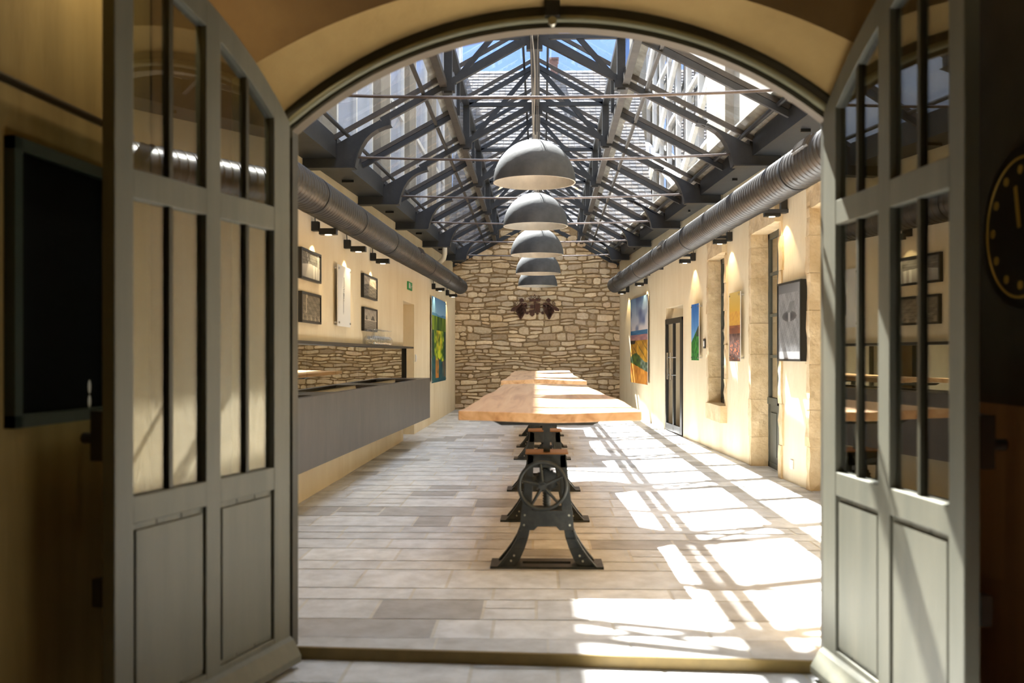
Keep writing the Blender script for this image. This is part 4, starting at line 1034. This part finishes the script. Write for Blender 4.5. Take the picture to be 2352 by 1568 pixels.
mb = MB(); mb.box(-2.5, 2.3, -1.4, -1.2, ZN - .05, 3.6); struct(mb.build('wall_vestibule_back', M_VEST), 'shaded wall closing the vestibule')
t = empty('unseen_ceiling_spotlight', (-1.6, 3.62, 3.45), 'small warm ceiling spotlight of the vestibule', 'ceiling light')
MB().tube([(0, 0, -.06), (0, 0, 0)], .06, 20).build('lamp_body', M_BLACK, t); MB().tube([(0, 0, -.064), (0, 0, -.06)], .045, 16).build('lens', M_LAMPGLOW, t)
vl_ = bpy.data.lights.new('vestibule_light', 'AREA'); vl_.shape = 'DISK'; vl_.size = .09; vl_.energy = VE; vl_.color = (1, .86, .6)
vo = bpy.data.objects.new('vestibule_light', vl_); col.objects.link(vo); vo.parent = t; vo.location = (0, 0, -.07)
t2 = copy_tree(t); t2.location = (1.62, 3.1, 3.45); tag(t2, 'added ceiling spotlight, out of view, brightening the brown panelled wall', 'ceiling light'); tag(t, 'small warm ceiling spotlight over the framed dark board', 'ceiling light')  # this copy is added out of view to brighten the brown panelling
for ch in t2.children:
    if ch.type == 'LIGHT': ch.data = ch.data.copy(); ch.data.energy = 1.2
# framed dark board on the left vestibule wall
def HV(px, py, off=0.): 
    a, b, c_ = ray(px, py); d = (-1.797 - .07 * 3.95 + off) / (a - .07 * b); return Vector((a * d, b * d, HC + c_ * d))
bl = HV(28, 985, .03); tl = HV(28, 310, .03); br_ = HV(246, 962, .03)
t = empty('framed_board', (bl.x, bl.y, bl.z), 'large black board in a dark green frame on the vestibule wall', 'board'); off = t.location
y0_, y1_ = bl.y, 3.93; z0_, z1_ = bl.z, tl.z
def vs(m, a, b, o0, o1, z0, z1):
    q_ = [(VL(a) + o0, a), (VL(b) + o0, b), (VL(b) + o1, b), (VL(a) + o1, a)]; m.hexa([(x, y_, z0) for x, y_ in q_], [(x, y_, z1) for x, y_ in q_])
m = MB(); fw = .045
vs(m, y0_, y0_ + fw, 0, .04, z0_, z1_); vs(m, y1_ - fw, y1_, 0, .04, z0_, z1_); vs(m, y0_, y1_, 0, .04, z0_, z0_ + fw); vs(m, y0_, y1_, 0, .04, z1_ - fw, z1_); m.build('frame', M_DKGREEN, t, off)
m = MB(); vs(m, y0_ + fw, y1_ - fw, .0, .012, z0_ + fw, z1_ - fw); m.build('board_panel', mat('black_board', (8, 11, 10), .8, spec=.1), t, off)
m = MB(); pz = HV(215, 905, .03); 
for dz in (.03, -.03):
    n_ = 14; m.add([(VL(pz.y + .012 * math.cos(k * 2 * math.pi / n_)) + .0135, pz.y + .012 * math.cos(k * 2 * math.pi / n_), pz.z + dz + .028 * math.sin(k * 2 * math.pi / n_)) for k in range(n_)], [tuple(range(n_))])
m.build('pale_mark', M_PAPER, t, off)
t = empty('wall_rail', HV(0, 175, .03), 'thin black rail high on the vestibule wall above the dark board', 'rail'); off = t.location
a_ = HV(0, 175, .03); zr_ = a_.z; m = MB(); m.tube([(VL(1.5) + .03, 1.5, zr_), (VL(4.1) + .03, 4.1, zr_)], .016, 10); m.build('rail_tube', M_BLACK, t, off, smooth=True)
m = MB()
for yy_ in (2.0, 3.2, 3.95): m.tube([(VL(yy_), yy_, zr_), (VL(yy_) + .03, yy_, zr_)], .01, 8)
m.build('rail_bracket', M_BLACK, t, off)
# round dial on the right vestibule wall
cy, czz, rr = 3.69, 1.885, .31
t = empty('round_dial', (VR(cy), cy, czz), 'large round black dial with thin brass ring and brass dots', 'wall dial')
m = MB(); m.tube([(-.05, 0, 0), (0, 0, 0)], rr, 56); m.build('dial_body', M_BLACK, t, smooth=40)
m = MB(); m.tube([(-.052, (rr - .045) * math.cos(k * math.pi / 28), (rr - .045) * math.sin(k * math.pi / 28)) for k in range(57)], .005, 6, False); m.build('brass_ring', M_DIAL, t, smooth=True)
for k in range(12):
    an = k * math.pi / 6; m = MB(); y_, z_ = (rr - .09) * math.cos(an), (rr - .09) * math.sin(an); m.tube([(-.054, y_, z_), (-.048, y_, z_)], .017, 14); m.build('dot', M_DIAL, t)
m = MB(); m.beam((-.056, 0, 0), (-.056, .03, .16), .02, .004, up=(1, 0, 0)); m.build('hand', M_DIAL, t)

# ---------------------------------------------------------------- buildings outside, seen through the roof
# left facade
b = empty('courtyard_building', (-3.2, 16, 3.4), 'pale building with stone pilasters rising beyond the roof over the bar', 'building'); off = b.location
def FLx(y): return -3.25 + .02 * (y - 5)
m = MB(); q = [(FLx(1), 1), (FLx(34), 34), (FLx(34) - 1, 34), (FLx(1) - 1, 1)]; m.hexa([(x, y_, 0) for x, y_ in q], [(x, y_, 14.) for x, y_ in q]); m.build('facade', M_FACL, b, off)
for y_ in (8.2, 12.8, 17.3, 20.7, 24.4, 28.2):
    m = MB(); m.box(FLx(y_), FLx(y_) + .16, y_, y_ + 1.1, 3.4, 12.5); m.build('pilaster', M_FACSTONE, b, off)
for y_, y2_ in ((1.5, 8.0), (9.5, 12.6), (14.1, 17.1), (18.6, 20.5), (22.0, 24.2), (25.7, 28.0), (29.5, 33.5)):
    x = FLx(y_); m = MB(); nn = max(1, round((y2_ - y_) / 1.5))
    for k in range(nn + 1): yk = y_ + (y2_ - y_) * k / nn; m.box(x, x + .11, yk - .05, yk + .05, 3.6, 12.2)
    for zk in (3.6, 6.4, 9.2, 12.1): m.box(x, x + .1, y_, y2_, zk, zk + .1)
    wfr = m.build('window', M_WHITE, b, off)
    m = MB(); m.box(x + .03, x + .06, y_, y2_, 3.7, 12.1); m.build('pane', M_CURTAIN, wfr, off)
m = MB(); m.box(FLx(1) - .1, FLx(20) + .35, 1, 34, 12.6, 13.0); m.build('cornice', M_FACL, b, off)
# right facade
b = empty('stair_building', (3.7, 16, 3.4), 'cream building with a tall stair window beyond the roof over the doorways', 'building'); off = b.location
def FRx(y): return 3.75 - .01 * (y - 5)
m = MB()
for (y_a, y_b, z_a, z_b) in ((1, 20.5, 0, 15), (20.5, 33, 0, 4.2), (20.5, 33, 13.6, 15), (33, 36, 0, 15)):
    q = [(FRx(y_a), y_a), (FRx(y_b), y_b), (FRx(y_b) + 1, y_b), (FRx(y_a) + 1, y_a)]; m.hexa([(x, y_, z_a) for x, y_ in q], [(x, y_, z_b) for x, y_ in q])
m.build('facade', M_FACR, b, off)
for y_ in (9.5, 13.5, 17.8):
    m = MB(); m.box(FRx(y_) - .16, FRx(y_), y_, y_ + .9, 3.4, 15); m.build('pilaster', M_FACSTONE, b, off)
wf = MB(); xw = FRx(26) + .25
for k in range(8): yk = 20.6 + k * 1.76; wf.box(xw - .06, xw + .06, yk - .07, yk + .07, 4.2, 13.6)
for k in range(6): zk = 4.3 + k * 1.85; wf.box(xw - .05, xw + .05, 20.5, 33, zk - .05, zk + .05)
for k in range(3): wf.beam((xw - .1, 20.5, 4.2 + k * 3.6), (xw - .1, 33, 8.6 + k * 3.6), .12, .34); wf.beam((xw - .1, 20.5, 7.4 + k * 3.6), (xw - .1, 33, 3.2 + k * 3.6), .1, .22)
wfo = wf.build('window', M_WHITE, b, off)
MB().box(xw + .1, xw + .12, 20.5, 33, 4.2, 13.6).build('pane', M_WINGLASS, wfo, off)
MB().box(xw + .6, xw + .7, 20.5, 33, 0, 13.6).build('back_wall', mat('stairwell_wall', (120, 130, 136), .9), b, off)
# tiled roof house beyond the gable
b = empty('tiled_house', (0, 30, 5), 'house with a grey-brown tiled roof beyond the rubble gable', 'building'); off = b.location
m = MB(); rt = random.Random(31); x0, x1 = -2.62, 3.42; ey, ez, ry, rz = 26.6, 3.2, 33.5, 11.3; nr = 62
for i in range(nr):
    f0, f1 = i / nr, (i + 1) / nr; ya2, yb4 = ey + (ry - ey) * f0, ey + (ry - ey) * f1; za2, zb4 = ez + (rz - ez) * f0, ez + (rz - ez) * f1
    x = x0
    while x < x1:
        wd = .19; kk = rt.uniform(.93, 1.05); c_ = lin([v * kk for v in rt.choice([(118, 118, 122), (130, 130, 133), (110, 110, 116), (134, 128, 124)])])
        j = rt.uniform(-.012, .012)
        m.hexa([(x, ya2, za2 + .01 + j*.4), (x + wd - .01, ya2, za2 + .01 + j*.4), (x + wd - .01, yb4, zb4 - .01), (x, yb4, zb4 - .01)], [(x, ya2, za2 + .05 + j*.4), (x + wd - .01, ya2, za2 + .05 + j*.4), (x + wd - .01, yb4, zb4 + .03), (x, yb4, zb4 + .03)], c_)
        x += wd
m.add([(x0, ey, ez), (x1, ey, ez), (x1, ry, rz), (x0, ry, rz)], [(0, 1, 2, 3)], lin((90, 84, 80)))
m.build('tiled_roof', M_TILE, b, off)
MB().box(x0, x1, ey + .3, ey + .6, 0, ez + .2).build('wall', M_FACSTONE, b, off)
xc_ = P(1272, 140, ry); m = MB(); m.box(xc_.x - .13, xc_.x + .13, ry - .2, ry + .3, rz - .7, xc_.z + .05); m.box(xc_.x - .17, xc_.x + .17, ry - .24, ry + .34, xc_.z - .02, xc_.z + .05); m.build('chimney', M_BRICK, b, off)
gr = MB(); gr.box(-40, 40, -3, 60, -.6, -.2); struct(gr.build('ground', mat('yard', (150, 144, 132), .9)), 'yard around the buildings')
